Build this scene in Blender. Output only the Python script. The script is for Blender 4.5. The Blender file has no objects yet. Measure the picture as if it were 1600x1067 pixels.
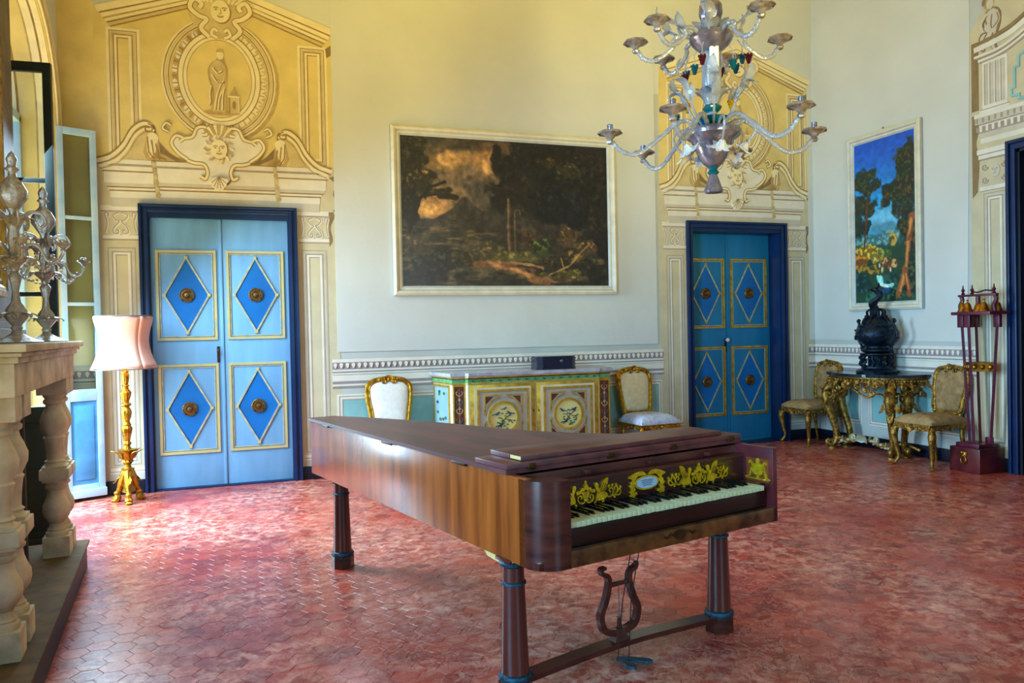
import bpy, bmesh, math, random
import numpy as np
from mathutils import Matrix, Vector
random.seed(7)
R = math.radians
sc = bpy.context.scene
COL = sc.collection
# ------------------------------------------------------------------ camera
CAM_H = 1.4
YAW, PITCH, ROLL, FPX = 0.33648418, -0.01563971, -0.02088034, 1205.308
BACK, RIGHT, LEFT, FRONT, CEIL = 7.64, 6.58, -1.45, -1.3, 5.6
def cam_axes():
    cy, sy = math.cos(YAW), math.sin(YAW)
    f = Vector((sy, cy, 0)); r = Vector((cy, -sy, 0)); u = Vector((0, 0, 1))
    f2 = f*math.cos(PITCH) + u*math.sin(PITCH); u2 = u*math.cos(PITCH) - f*math.sin(PITCH)
    return r*math.cos(ROLL) + u2*math.sin(ROLL), u2*math.cos(ROLL) - r*math.sin(ROLL), f2
cr_, cu_, cf_ = cam_axes()
cd = bpy.data.cameras.new('camera'); cd.sensor_width = 36.0; cd.lens = FPX*36/1600; cd.clip_start = .05
cam = bpy.data.objects.new('camera', cd); COL.objects.link(cam)
mw = Matrix((( cr_.x, cu_.x, -cf_.x, 0), (cr_.y, cu_.y, -cf_.y, 0), (cr_.z, cu_.z, -cf_.z, CAM_H), (0, 0, 0, 1)))
cam.matrix_world = mw
sc.camera = cam
# ------------------------------------------------------------------ world, daylight and fill lamps, exposure
wd = bpy.data.worlds.new('sky'); sc.world = wd; wd.use_nodes = True
wd.node_tree.nodes['Background'].inputs[0].default_value = (.42, .62, 1.0, 1)
wd.node_tree.nodes['Background'].inputs[1].default_value = 1.6
def area(name, loc, aim, sx, sz, power, col, spread=180):
    l = bpy.data.lights.new(name, 'AREA'); l.shape = 'RECTANGLE'; l.size = sx; l.size_y = sz
    l.energy = power; l.color = col; l.spread = R(spread)
    o = bpy.data.objects.new(name, l); COL.objects.link(o); o.location = loc
    o.rotation_euler = (Vector(aim) - Vector(loc)).to_track_quat('-Z', 'Y').to_euler()
    return o
SKYB = (.50, .77, 1.0); WARM = (1.0, .77, .19)
# blue daylight at the far window; the other area lamps are added fill
area('blue_daylight_and_fill', (LEFT-.16, 6.58, 1.66), (LEFT+1, 6.1, .72), 1.5, 3.1, 400, SKYB, 150)
area('warm_fill', (LEFT-.12, 6.58, 1.2), (LEFT+1, 6.4, 2.9), 1.5, 2.0, 54, WARM, 112)  # warm fill added to yellow the upper walls
area('blue_daylight_and_fill', (LEFT-.12, 1.6, 1.95), (RIGHT, 6.6, 1.2), 1.5, 2.9, 82, (.24, .64, 1.0), 70)  # blue fill added, aimed level at the right wall
area('warm_fill', (LEFT-.12, 1.6, 1.2), (LEFT+1, 3.0, 2.7), 1.5, 2.0, 20, WARM, 95)  # second warm fill, added out of view
area('warm_fill', (2.4, FRONT-.12, 1.2), (3.3, BACK, 7.0), 1.5, 2.0, 118, WARM, 66)  # warm fill added behind the camera for the upper back wall
area('blue_daylight_and_fill', (2.4, FRONT-.12, 2.0), (2.0, 2.6, .9), 1.5, 2.6, 18, (.34, .78, 1.0), 70)  # weak blue fill added behind the camera to tint the keyboard
vs = sc.view_settings
vs.view_transform = 'Standard'; vs.look = 'None'; vs.gamma = 1.0; vs.exposure = -0.06; vs.use_curve_mapping = False
sc.cycles.use_denoising = True
sc.cycles.max_bounces = 8; sc.cycles.diffuse_bounces = 4; sc.cycles.glossy_bounces = 4; sc.cycles.transmission_bounces = 6
sc.cycles.transparent_max_bounces = 8
sc.cycles.caustics_reflective = False; sc.cycles.caustics_refractive = False
sc.cycles.sample_clamp_indirect = 4.0
# ------------------------------------------------------------------ materials
def lin(c):
    return tuple(((x/255)/12.92 if x/255 <= .04045 else ((x/255+.055)/1.055)**2.4) for x in c)
MATS = {}
def mat(name, rgb, rough=.55, metal=0, var=.12, scale=6, bump=0, bscale=60, rgb2=None, coat=0, trans=0, coord='Object', stretch=None, spec=.5, sss=0, ior=1.45, detail=4):
    if name in MATS: return MATS[name]
    m = bpy.data.materials.new(name); m.use_nodes = True; nt = m.node_tree; N = nt.nodes; L = nt.links
    b = N['Principled BSDF']; b.inputs['Roughness'].default_value = rough; b.inputs['Metallic'].default_value = metal
    b.inputs['Coat Weight'].default_value = coat; b.inputs['Coat Roughness'].default_value = .17
    b.inputs['Transmission Weight'].default_value = trans; b.inputs['IOR'].default_value = ior
    b.inputs['Specular IOR Level'].default_value = spec
    c1 = lin(rgb); c2 = lin(rgb2) if rgb2 else tuple(x*(1-var*2.2) for x in c1)
    tc = N.new('ShaderNodeTexCoord'); src = tc.outputs[coord]
    if stretch:
        mp = N.new('ShaderNodeMapping'); mp.inputs['Scale'].default_value = stretch; L.new(src, mp.inputs[0]); src = mp.outputs[0]
    nz = N.new('ShaderNodeTexNoise'); nz.inputs['Scale'].default_value = scale; nz.inputs['Detail'].default_value = detail; L.new(src, nz.inputs['Vector'])
    rp = N.new('ShaderNodeValToRGB'); rp.color_ramp.elements[0].position = .32; rp.color_ramp.elements[1].position = .68
    rp.color_ramp.elements[0].color = (*c2, 1); rp.color_ramp.elements[1].color = (*c1, 1)
    L.new(nz.outputs['Fac'], rp.inputs[0]); L.new(rp.outputs[0], b.inputs['Base Color'])
    if bump:
        n2 = N.new('ShaderNodeTexNoise'); n2.inputs['Scale'].default_value = bscale; n2.inputs['Detail'].default_value = 3; L.new(src, n2.inputs['Vector'])
        bp = N.new('ShaderNodeBump'); bp.inputs['Strength'].default_value = bump; bp.inputs['Distance'].default_value = .01
        L.new(n2.outputs['Fac'], bp.inputs['Height']); L.new(bp.outputs[0], b.inputs['Normal'])
    MATS[name] = m
    return m
PLASTER = mat('plaster', (208, 211, 203), .75, var=.045, scale=1.3, bump=.35, bscale=7, detail=6, coord='Object')
DADO = mat('dado_paint', (190, 194, 186), .75, var=.05, scale=3, bump=.1, bscale=20)
OCHRE = mat('ochre_fresco', (226, 204, 132), .8, var=.08, scale=4, bump=.15, bscale=20)
CREAM = mat('cream_fresco', (236, 224, 180), .8, var=.06, scale=7)
CREAMD = mat('deep_cream_fresco', (212, 192, 138), .8, var=.1, scale=9)
TAN = mat('tan_fresco', (198, 170, 110), .8, var=.15, scale=9)
BROWN = mat('brown_fresco_line', (168, 136, 84), .8, var=.15, scale=12)
UMBER = mat('umber_fresco', (146, 122, 84), .8, var=.12, scale=9)
STONEP = mat('pale_stone_fresco', (228, 222, 204), .8, var=.06, scale=7)
STONEM = mat('mid_stone_fresco', (204, 196, 176), .8, var=.08, scale=7)
STONEL = mat('stone_line_fresco', (172, 156, 138), .8, var=.1, scale=12)
BEIGE = mat('beige_fresco', (206, 194, 158), .8, var=.07, scale=5)
MAUVE = mat('mauve_fresco', (158, 142, 142), .8, var=.1, scale=12)
AQUAP = mat('aqua_fresco', (140, 190, 186), .8, var=.08, scale=6)
GREENP = mat('sage_fresco', (150, 166, 110), .8, var=.08, scale=6)
NAVY = mat('navy_paint', (10, 42, 86), .38, var=.15, scale=5, bump=.05)
NAVYD = mat('navy_black_paint', (8, 16, 36), .4, var=.15, scale=5)
DOORB = mat('door_pale_blue', (120, 176, 218), .45, var=.09, scale=3, bump=.08, bscale=12, stretch=(3, 3, .6))
DOORT = mat('door_teal_blue', (28, 124, 172), .45, var=.1, scale=3, bump=.08, bscale=12, stretch=(3, 3, .6))
DIAM = mat('door_cobalt', (0, 108, 184), .45, var=.1, scale=4)
GILT = mat('gilt_moulding', (222, 178, 62), .38, metal=.55, var=.22, scale=14, bump=.15, bscale=50)
GILTP = mat('pale_gilt', (214, 192, 118), .42, metal=.3, var=.25, scale=9, rgb2=(182, 184, 150))
GILTW = mat('worn_gilt', (214, 196, 140), .45, metal=.25, var=.25, scale=18, rgb2=(150, 160, 150))
GOLD = mat('carved_gold', (214, 158, 44), .34, metal=.85, var=.3, scale=22, bump=.5, bscale=70, rgb2=(128, 84, 18))
GOLDD = mat('old_carved_gold', (186, 142, 62), .4, metal=.75, var=.3, scale=26, bump=.6, bscale=80, rgb2=(92, 62, 22))
ORMOLU = mat('ormolu', (248, 196, 30), .3, metal=.7, var=.2, scale=40, bump=.4, bscale=120)
ROSE = mat('rosette_bronze', (150, 116, 66), .38, metal=.7, var=.3, scale=40, rgb2=(84, 60, 34))
DISHG = mat('smoked_dish_glass', (150, 138, 130), .2, metal=.4, var=.3, scale=30, bump=.3, bscale=80, rgb2=(92, 82, 78))
BRONZE = mat('dark_bronze', (96, 66, 36), .4, metal=.8, var=.3, scale=40)
MAHO = mat('mahogany_side', (170, 80, 28), .25, var=.2, scale=3.2, rgb2=(112, 46, 14), coat=.55, stretch=(5, 5, .5), bump=.03, bscale=30, detail=7)
MAHOD = mat('dark_mahogany', (88, 38, 28), .25, var=.25, scale=5, rgb2=(48, 18, 16), coat=.35, stretch=(1, 1, 5), detail=6)
MAHOL = mat('leg_mahogany', (92, 38, 28), .28, var=.2, scale=4, rgb2=(76, 29, 23), coat=.25, stretch=(2.5, 2.5, .5), detail=3)
MAHOT = mat('lid_mahogany', (104, 50, 48), .4, var=.2, scale=3, rgb2=(62, 30, 32), coat=.12, spec=.4, stretch=(4, .7, 4), detail=6)
MAHOR = mat('red_mahogany', (108, 38, 40), .28, var=.25, scale=6, rgb2=(62, 18, 26), coat=.3)
BURL = mat('burl_veneer', (112, 64, 28), .22, var=.3, scale=14, rgb2=(52, 24, 12), coat=.35, detail=8)
EBONY = mat('ebony', (18, 15, 15), .25, var=.1, coat=.3)
IVORY = mat('ivory', (176, 204, 190), .3, var=.12, scale=3, rgb2=(196, 180, 110))
VERDI = mat('verdigris_ring', (28, 72, 88), .4, metal=.4, var=.25, scale=40, bump=.4, bscale=150)
RAWWOOD = mat('raw_pine', (226, 178, 106), .6, var=.12, scale=8, stretch=(6, 1, 6))
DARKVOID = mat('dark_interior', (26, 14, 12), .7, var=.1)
MARBLEW = mat('grey_marble', (186, 186, 196), .25, var=.12, scale=9, rgb2=(150, 146, 160), detail=8)
MARBLEK = mat('black_marble', (18, 26, 32), .12, var=.2, scale=7, rgb2=(34, 52, 60), coat=.3)
SANDST = mat('carved_limestone', (230, 214, 182), .75, var=.12, scale=7, bump=.25, bscale=35, rgb2=(176, 156, 118))
HEARTH = mat('hearth_stone', (118, 92, 54), .85, var=.25, scale=9, rgb2=(78, 66, 44), bump=.15, bscale=40)
HEARTHF = mat('hearth_riser', (26, 22, 24), .5, var=.2)
SOOT = mat('soot', (22, 19, 18), .9, var=.2)
IRONW = mat('weathered_timber', (92, 70, 56), .7, var=.2, scale=9)
GREYST = mat('grey_veined_stone', (116, 104, 96), .5, var=.25, scale=6, rgb2=(70, 62, 60), detail=8)
WINB = mat('casement_paint', (190, 216, 236), .45, var=.12, scale=5, rgb2=(150, 194, 228))
WINSHADE = mat('shaded_casement_paint', (42, 56, 52), .5, var=.2)  # casement paint darkened to stand for the shade on the backlit leaf
SATINW = mat('white_satin', (236, 230, 222), .5, var=.05, scale=30, bump=.15, bscale=60)
CREAMSATIN = mat('cream_satin', (226, 204, 160), .5, var=.08, scale=24, bump=.2, bscale=60)
SILKW = mat('silver_silk', (204, 208, 222), .4, var=.14, scale=24, bump=.2, bscale=50, rgb2=(164, 170, 196))
VELVET = mat('taupe_velvet', (172, 140, 92), .85, var=.2, scale=14, rgb2=(122, 94, 58), bump=.2, bscale=120)
PATINA = mat('blue_bronze', (14, 44, 66), .35, metal=.5, var=.35, scale=22, rgb2=(6, 14, 24), bump=.6, bscale=60)
LACQ = mat('black_lacquer', (16, 26, 52), .2, var=.15, coat=.5)
BRASS = mat('aged_brass', (196, 142, 52), .3, metal=.9, var=.3, scale=20, rgb2=(110, 70, 20))
STANDR = mat('plum_lacquer_wood', (104, 26, 54), .35, var=.2, scale=8, rgb2=(64, 12, 34), coat=.2)
FRAMEW = mat('white_frame_paint', (222, 216, 190), .55, var=.08, scale=10)
FRAMEG = mat('pale_grey_frame', (190, 196, 192), .55, var=.08, scale=10)
COMW = mat('commode_ivory_paint', (226, 214, 178), .5, var=.08, scale=9)
COMG = mat('commode_grey_paint', (186, 178, 164), .5, var=.1, scale=9)
COMGR = mat('commode_green_frieze', (112, 178, 116), .5, var=.15, scale=22, rgb2=(74, 146, 92))
COMBR = mat('commode_brown_panel', (112, 52, 26), .45, var=.2, scale=14)
COMSH = mat('commode_pale_blue', (150, 184, 190), .5, var=.1)
MEDCREAM = mat('medallion_cream', (232, 216, 136), .5, var=.06)
PBLUE = mat('bird_blue', (30, 74, 110), .5); PRED = mat('bird_rust', (150, 64, 36), .5)
PGREEN = mat('leaf_green', (74, 122, 50), .5); PDARK = mat('twig_dark', (58, 44, 28), .5); PTEAL = mat('bird_teal', (40, 120, 124), .5)
SHADEF = mat('shade_satin_lit', (250, 244, 238), .6, var=.04); SHADEP = mat('shade_satin_shadow', (240, 176, 158), .6, var=.06)  # one pale pink satin: lit panels coloured white, shadowed panels pinker
TRIMB = mat('braid', (96, 74, 66), .7)
GREYENAM = mat('enamel_plaque', (158, 176, 196), .25, var=.05)
STEEL = mat('steel', (120, 128, 136), .3, metal=.9)
BLACKCORD = mat('dark_wire', (40, 40, 44), .4, metal=.4)
WHITEP = mat('white_porcelain', (226, 230, 232), .25, var=.03)
GLASSC = mat('murano_glass', (206, 210, 218), .1, var=.1, scale=30, trans=.7, ior=1.35, spec=.8, bump=.2, bscale=90, rgb2=(176, 182, 200))
GLASSS = mat('silvered_glass', (158, 150, 164), .2, metal=.75, var=.15, scale=20, bump=.12, bscale=80, rgb2=(112, 106, 118))
GLASSA = mat('smoky_glass', (232, 224, 210), .2, metal=.0, var=.2, scale=40, bump=.4, bscale=90, rgb2=(186, 172, 156), trans=.3, ior=1.35)
GLASST = mat('teal_glass', (8, 92, 104), .12, var=.2, trans=.3); GLASSR = mat('garnet_glass', (72, 12, 22), .15, var=.2, trans=.2)
GLASSY = mat('amber_glass', (190, 140, 20), .15, var=.2)
def pane_material():
    m = bpy.data.materials.new('window_glass'); m.use_nodes = True; N = m.node_tree.nodes; L = m.node_tree.links
    t = N.new('ShaderNodeBsdfTransparent'); t.inputs[0].default_value = (.93, .96, .95, 1); g = N.new('ShaderNodeBsdfGlossy'); g.inputs['Roughness'].default_value = .03
    f = N.new('ShaderNodeFresnel'); f.inputs[0].default_value = 1.35; x = N.new('ShaderNodeMixShader'); L.new(f.outputs[0], x.inputs[0]); L.new(t.outputs[0], x.inputs[1]); L.new(g.outputs[0], x.inputs[2])
    L.new(x.outputs[0], N['Material Output'].inputs[0]); return m
PANE = pane_material()
TERR = mat('terrace_stone', (206, 186, 140), .8, var=.1)
CEILM = mat('ceiling_plaster', (232, 218, 170), .8, var=.04, scale=2)
# ------------------------------------------------------------------ mesh builder
class MB:
    def __init__(s): s.v = []; s.f = []; s.mi = []; s.mats = []; s.c = 0; s.T = None
    def use(s, m):
        if m not in s.mats: s.mats.append(m)
        s.c = s.mats.index(m); return s
    def add(s, vs, fs):
        k = len(s.v)
        if s.T is not None: vs = [tuple(s.T @ Vector(p)) for p in vs]
        s.v += [tuple(p) for p in vs]; s.f += [tuple(k+i for i in f) for f in fs]; s.mi += [s.c]*len(fs)
        return s
    def box(s, x0, y0, z0, x1, y1, z1, b=0):
        if b <= 0:
            return s.add([(x0,y0,z0),(x1,y0,z0),(x1,y1,z0),(x0,y1,z0),(x0,y0,z1),(x1,y0,z1),(x1,y1,z1),(x0,y1,z1)],
                  [(0,3,2,1),(4,5,6,7),(0,1,5,4),(1,2,6,5),(2,3,7,6),(3,0,4,7)])
        bm = bmesh.new(); r = bmesh.ops.create_cube(bm, size=1)
        for v in bm.verts: v.co = ((x0+x1)/2+v.co.x*(x1-x0), (y0+y1)/2+v.co.y*(y1-y0), (z0+z1)/2+v.co.z*(z1-z0))
        bmesh.ops.bevel(bm, geom=bm.edges[:], offset=b, segments=2, affect='EDGES', profile=.6)
        bm.verts.index_update(); s.add([tuple(v.co) for v in bm.verts], [tuple(v.index for v in f.verts) for f in bm.faces]); bm.free()
        return s
    def prism(s, poly, z0, z1, inset=0):
        n = len(poly); a = sum(poly[i][0]*poly[(i+1)%n][1]-poly[(i+1)%n][0]*poly[i][1] for i in range(n))
        if a < 0: poly = poly[::-1]
        vs = [(x,y,z0) for x,y in poly]+[(x,y,z1) for x,y in poly]
        fs = [tuple(range(n-1,-1,-1)), tuple(range(n,2*n))]+[(i,(i+1)%n,n+(i+1)%n,n+i) for i in range(n)]
        return s.add(vs, fs)
    def lathe(s, prof, c=(0,0), n=20, flute=0, amp=0, sx=1, sy=1, a0=0):
        vs = []; fs = []; m = len(prof)
        for (r, z) in prof:
            for k in range(n):
                a = a0+2*math.pi*k/n; rr = r*(1+(amp*math.cos(flute*a) if flute else 0))
                vs.append((c[0]+sx*rr*math.cos(a), c[1]+sy*rr*math.sin(a), z))
        for j in range(m-1):
            for k in range(n): fs.append((j*n+k, j*n+(k+1)%n, (j+1)*n+(k+1)%n, (j+1)*n+k))
        if prof[0][0] > 1e-4: fs.append(tuple(range(n-1,-1,-1)))
        if prof[-1][0] > 1e-4: fs.append(tuple(range((m-1)*n, m*n)))
        return s.add(vs, fs)
    def tube(s, pts, r, n=8, closed=False, flat=1.0):
        P = [Vector(p) for p in pts]; m = len(P); rr = r if hasattr(r, '__len__') else [r]*m
        vs = []; fs = []; prev = None
        for i in range(m):
            if closed: t = (P[(i+1)%m]-P[i-1])
            else: t = P[min(i+1,m-1)]-P[max(i-1,0)]
            t = t.normalized() if t.length > 1e-9 else Vector((0,0,1))
            if prev is None:
                ax = Vector((0,0,1)) if abs(t.z) < .9 else Vector((0,1,0)); nrm = (ax-t*ax.dot(t)).normalized()
            else:
                nrm = prev-t*prev.dot(t); nrm = nrm.normalized() if nrm.length > 1e-6 else t.orthogonal().normalized()
            prev = nrm; bi = t.cross(nrm)
            for k in range(n):
                a = 2*math.pi*k/n; vs.append(tuple(P[i]+(nrm*math.cos(a)*flat+bi*math.sin(a))*rr[i]))
        for i in range(m if closed else m-1):
            j = (i+1)%m
            for k in range(n): fs.append((i*n+k, i*n+(k+1)%n, j*n+(k+1)%n, j*n+k))
        if not closed: fs += [tuple(range(n-1,-1,-1)), tuple(range((m-1)*n, m*n))]
        return s.add(vs, fs)
    def ell(s, c, r, n=10, m=6):
        prof = []
        vs = []; fs = []
        if not hasattr(r, '__len__'): r = (r, r, r)
        for j in range(1, m):
            t = math.pi*j/m
            for k in range(n):
                a = 2*math.pi*k/n; vs.append((c[0]+r[0]*math.sin(t)*math.cos(a), c[1]+r[1]*math.sin(t)*math.sin(a), c[2]-r[2]*math.cos(t)))
        for j in range(m-2):
            for k in range(n): fs.append((j*n+k, j*n+(k+1)%n, (j+1)*n+(k+1)%n, (j+1)*n+k))
        b = len(vs); vs += [(c[0],c[1],c[2]-r[2]), (c[0],c[1],c[2]+r[2])]
        for k in range(n): fs += [((k+1)%n, k, b), ((m-2)*n+k, (m-2)*n+(k+1)%n, b+1)]
        return s.add(vs, fs)
    def leaf(s, base, d, up, L, w, curl=.4, n=7, th=.004, wav=0):
        """curved acanthus-like leaf with thickness"""
        base = Vector(base); d = Vector(d).normalized(); up = Vector(up); up = (up-d*up.dot(d)).normalized(); sd = d.cross(up)
        top = []; bot = []
        for i in range(n):
            t = i/(n-1); ang = curl*t*t*2.2
            c = base+d*(L*t*math.cos(ang*.5))+up*(L*t*math.sin(ang*.5))
            ww = w*(math.sin(math.pi*min(1, t*.9+.1))**.7)*(1+wav*math.sin(t*19))*(.05 if i == n-1 else 1)
            tn = up*math.cos(ang)-d*math.sin(ang)
            top.append((c-sd*ww+tn*ww*.25, c+tn*th, c+sd*ww+tn*ww*.25)); bot.append((c-sd*ww+tn*(ww*.25-th), c-tn*th, c+sd*ww+tn*(ww*.25-th)))
        vs = []; fs = []
        for a, b in zip(top, bot): vs += [tuple(x) for x in a]+[tuple(x) for x in b]
        for i in range(n-1):
            o = i*6; q = o+6
            fs += [(o,o+1,q+1,q),(o+1,o+2,q+2,q+1),(o+4,o+3,q+3,q+4),(o+5,o+4,q+4,q+5),(o+3,o,q,q+3),(o+2,o+5,q+5,q+2)]
        fs += [(0,3,4,1),(1,4,5,2)]; o = (n-1)*6; fs += [(o+1,o+4,o+3,o),(o+2,o+5,o+4,o+1)]
        return s.add(vs, fs)
    # flat painted or low-relief drawing on the local x-z plane, facing -y
    lay = 0
    def fill(s, poly, m, w=None, y0=0.0):
        s.use(m); s.lay += 1
        w = (.002+.0003*s.lay) if w is None else w
        n = len(poly); a = sum(poly[i][0]*poly[(i+1)%n][1]-poly[(i+1)%n][0]*poly[i][1] for i in range(n))
        if a < 0: poly = poly[::-1]
        vs = [(x,-w,z) for x,z in poly]+[(x,y0,z) for x,z in poly]
        fs = [tuple(range(n))]+[(i,n+i,n+(i+1)%n,(i+1)%n) for i in range(n)]
        return s.add(vs, fs)
    def rect(s, x0, z0, x1, z1, m, w=None): return s.fill([(x0,z0),(x1,z0),(x1,z1),(x0,z1)], m, w)
    def line(s, pts, wd, m, closed=False, w=None):
        s.use(m); s.lay += 1
        w = (.003+.0003*s.lay) if w is None else w
        n = len(pts); P = [Vector(p) for p in pts]; h = wd if hasattr(wd, '__len__') else [wd]*n
        vs = []; fs = []
        for i in range(n):
            a = P[i-1] if (i > 0 or closed) else P[i]; b = P[(i+1)%n] if (i < n-1 or closed) else P[i]
            d1 = (P[i]-a); d2 = (b-P[i])
            d1 = d1.normalized() if d1.length > 1e-9 else d2.normalized(); d2 = d2.normalized() if d2.length > 1e-9 else d1
            t = d1+d2; t = t.normalized() if t.length > 1e-6 else d1
            nn = Vector((-t.y, t.x)); k = min(2.0, 1/max(.5, nn.dot(Vector((-d1.y, d1.x))))); o = nn*(h[i]/2*k)
            p, q = P[i]+o, P[i]-o
            vs += [(p.x,0,p.y),(p.x,-w,p.y),(q.x,-w,q.y),(q.x,0,q.y)]
        for i in range(n if closed else n-1):
            o = i*4; q = ((i+1)%n)*4
            fs += [(o+1,o+2,q+2,q+1),(o,o+1,q+1,q),(o+2,o+3,q+3,q+2)]
        return s.add(vs, fs)
    def build(s, name, parent=None, m=None, smooth=True, ang=38, loc=None, rz=None):
        me = bpy.data.meshes.new(name); me.from_pydata(s.v, [], s.f); 
        if m is not None: me.materials.append(m)
        else:
            for x in s.mats: me.materials.append(x)
            me.polygons.foreach_set('material_index', s.mi)
        if smooth:
            me.polygons.foreach_set('use_smooth', [True]*len(me.polygons)); me.set_sharp_from_angle(angle=R(ang))
        me.update()
        o = bpy.data.objects.new(name, me); COL.objects.link(o); o.parent = parent
        if loc is not None: o.location = loc
        if rz is not None: o.rotation_euler = (0, 0, rz)
        return o
def tag(o, label=None, cat=None, group=None, kind=None):
    if label: o['label'] = label
    if cat: o['category'] = cat
    if group: o['group'] = group
    if kind: o['kind'] = kind
    return o
def empty(name, loc=(0,0,0), rz=0, parent=None):
    o = bpy.data.objects.new(name, None); COL.objects.link(o); o.location = loc; o.rotation_euler = (0,0,rz); o.parent = parent
    o.empty_display_size = .1
    return o
def cpy(o, parent=None, loc=None, rz=None):
    c = o.copy(); COL.objects.link(c); c.parent = parent if parent is not None else o.parent
    if loc is not None: c.location = loc
    if rz is not None: c.rotation_euler = (0,0,rz)
    for ch in list(o.children):
        if ch.name != c.name: cpy(ch, c)
    return c
def bez(p0, p1, p2, p3, n=10):
    return [tuple((1-t)**3*a+3*(1-t)**2*t*b+3*(1-t)*t*t*c+t**3*d for a,b,c,d in zip(p0,p1,p2,p3)) for t in [i/n for i in range(n+1)]]
def spline(pts, n=6, closed=False):
    P = [Vector(p) for p in pts]; m = len(P); out = []
    for i in range(m if closed else m-1):
        a = P[i-1] if (closed or i > 0) else P[i]*2-P[i+1]; b = P[i]; c = P[(i+1)%m]; d = P[(i+2)%m] if (closed or i+2 < m) else P[i+1]*2-P[i]
        for k in range(n):
            t = k/n; out.append(tuple(.5*((2*b)+(c-a)*t+(2*a-5*b+4*c-d)*t*t+(3*b-a-3*c+d)*t**3)))
    if not closed: out.append(tuple(P[-1]))
    return out
def arc(cx, cy, rx, ry, a0, a1, n=16):
    return [(cx+rx*math.cos(R(a0+(a1-a0)*i/n)), cy+ry*math.sin(R(a0+(a1-a0)*i/n))) for i in range(n+1)]
def oval(cx, cy, rx, ry, n=40): return arc(cx, cy, rx, ry, 0, 360, n)[:-1]
def spiral(cx, cy, r0, r1, a0, turns, n=22):
    return [(cx+(r0+(r1-r0)*i/n)*math.cos(R(a0)+2*math.pi*turns*i/n), cy+(r0+(r1-r0)*i/n)*math.sin(R(a0)+2*math.pi*turns*i/n)) for i in range(n+1)]
# ------------------------------------------------------------------ floor of hexagonal terracotta tiles
def tile_material():
    m = bpy.data.materials.new('terracotta_tile'); m.use_nodes = True; nt = m.node_tree; N = nt.nodes; L = nt.links
    b = N['Principled BSDF']
    geo = N.new('ShaderNodeNewGeometry'); oi = N.new('ShaderNodeObjectInfo')
    ad = N.new('ShaderNodeMath'); ad.operation = 'ADD'; L.new(geo.outputs['Random Per Island'], ad.inputs[0]); L.new(oi.outputs['Random'], ad.inputs[1])
    fr = N.new('ShaderNodeMath'); fr.operation = 'FRACT'; L.new(ad.outputs[0], fr.inputs[0])
    r1 = N.new('ShaderNodeValToRGB'); e = r1.color_ramp.elements
    e[0].position = 0; e[0].color = (*lin((134, 36, 27)), 1); e[1].position = 1; e[1].color = (*lin((176, 66, 47)), 1)
    x = r1.color_ramp.elements.new(.5); x.color = (*lin((156, 50, 36)), 1)
    L.new(fr.outputs[0], r1.inputs[0])
    def noise(s, d, rough=.6, dist=0):
        n = N.new('ShaderNodeTexNoise'); n.inputs['Scale'].default_value = s; n.inputs['Detail'].default_value = d; n.inputs['Roughness'].default_value = rough
        n.inputs['Distortion'].default_value = dist; L.new(geo.outputs['Position'], n.inputs['Vector']); return n.outputs['Fac']
    def ramp(src, a, c):
        r = N.new('ShaderNodeMapRange'); r.inputs[1].default_value = a; r.inputs[2].default_value = c; L.new(src, r.inputs[0]); return r.outputs[0]
    def mul(a, c):
        mm = N.new('ShaderNodeMath'); mm.operation = 'MULTIPLY'; L.new(a, mm.inputs[0])
        if isinstance(c, float): mm.inputs[1].default_value = c
        else: L.new(c, mm.inputs[1])
        return mm.outputs[0]
    def mix(f, a, col):
        mx = N.new('ShaderNodeMix'); mx.data_type = 'RGBA'; L.new(f, mx.inputs[0]); L.new(a, mx.inputs[6]); mx.inputs[7].default_value = (*lin(col), 1); return mx.outputs[2]
    wear = mul(ramp(noise(1.1, 4), .39, .61), ramp(noise(14, 7, .7, .6), .44, .66))
    c1 = mix(mul(wear, .74), r1.outputs[0], (246, 182, 156))
    stain = mul(ramp(noise(1.7, 5), .52, .7), ramp(noise(9, 5), .4, .6))
    c2 = mix(mul(stain, .6), c1, (92, 34, 28))
    sp = ramp(noise(60, 4, .75, 1.2), .56, .70)
    c3 = mix(mul(sp, .45), c2, (206, 150, 136))
    vein = N.new('ShaderNodeTexNoise'); vein.inputs['Scale'].default_value = 7; vein.inputs['Detail'].default_value = 6; vein.inputs['Distortion'].default_value = 2.2; vein.inputs['Roughness'].default_value = .7
    L.new(geo.outputs['Position'], vein.inputs['Vector'])
    sb_ = N.new('ShaderNodeMath'); sb_.operation = 'SUBTRACT'; L.new(vein.outputs['Fac'], sb_.inputs[0]); sb_.inputs[1].default_value = .5
    ab = N.new('ShaderNodeMath'); ab.operation = 'ABSOLUTE'; L.new(sb_.outputs[0], ab.inputs[0])
    scr = mul(ramp(ab.outputs[0], .03, .0), ramp(noise(1.6, 4), .40, .60))
    c3 = mix(mul(scr, .5), c3, (226, 170, 152))
    L.new(c3, b.inputs['Base Color'])
    rg = N.new('ShaderNodeMapRange'); rg.inputs[3].default_value = .17; rg.inputs[4].default_value = .38; b.inputs['Specular IOR Level'].default_value = .42; L.new(noise(5, 5), rg.inputs[0]); L.new(rg.outputs[0], b.inputs['Roughness'])
    bp = N.new('ShaderNodeBump'); bp.inputs['Strength'].default_value = .22; bp.inputs['Distance'].default_value = .006
    L.new(noise(26, 5, .65), bp.inputs['Height']); L.new(bp.outputs[0], b.inputs['Normal'])
    return m
TILE = tile_material()
GROUT = mat('floor_grout', (96, 56, 50), .8, var=.2, scale=20)
f = MB(); f.box(LEFT-.4, FRONT-.4, -.2, RIGHT+.4, BACK+.5, -.006)
floor = tag(f.build('floor', m=GROUT, smooth=False), kind='structure')
AF = .110; RV = AF/math.sqrt(3)
hexs = []
i = 0
y = FRONT
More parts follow.
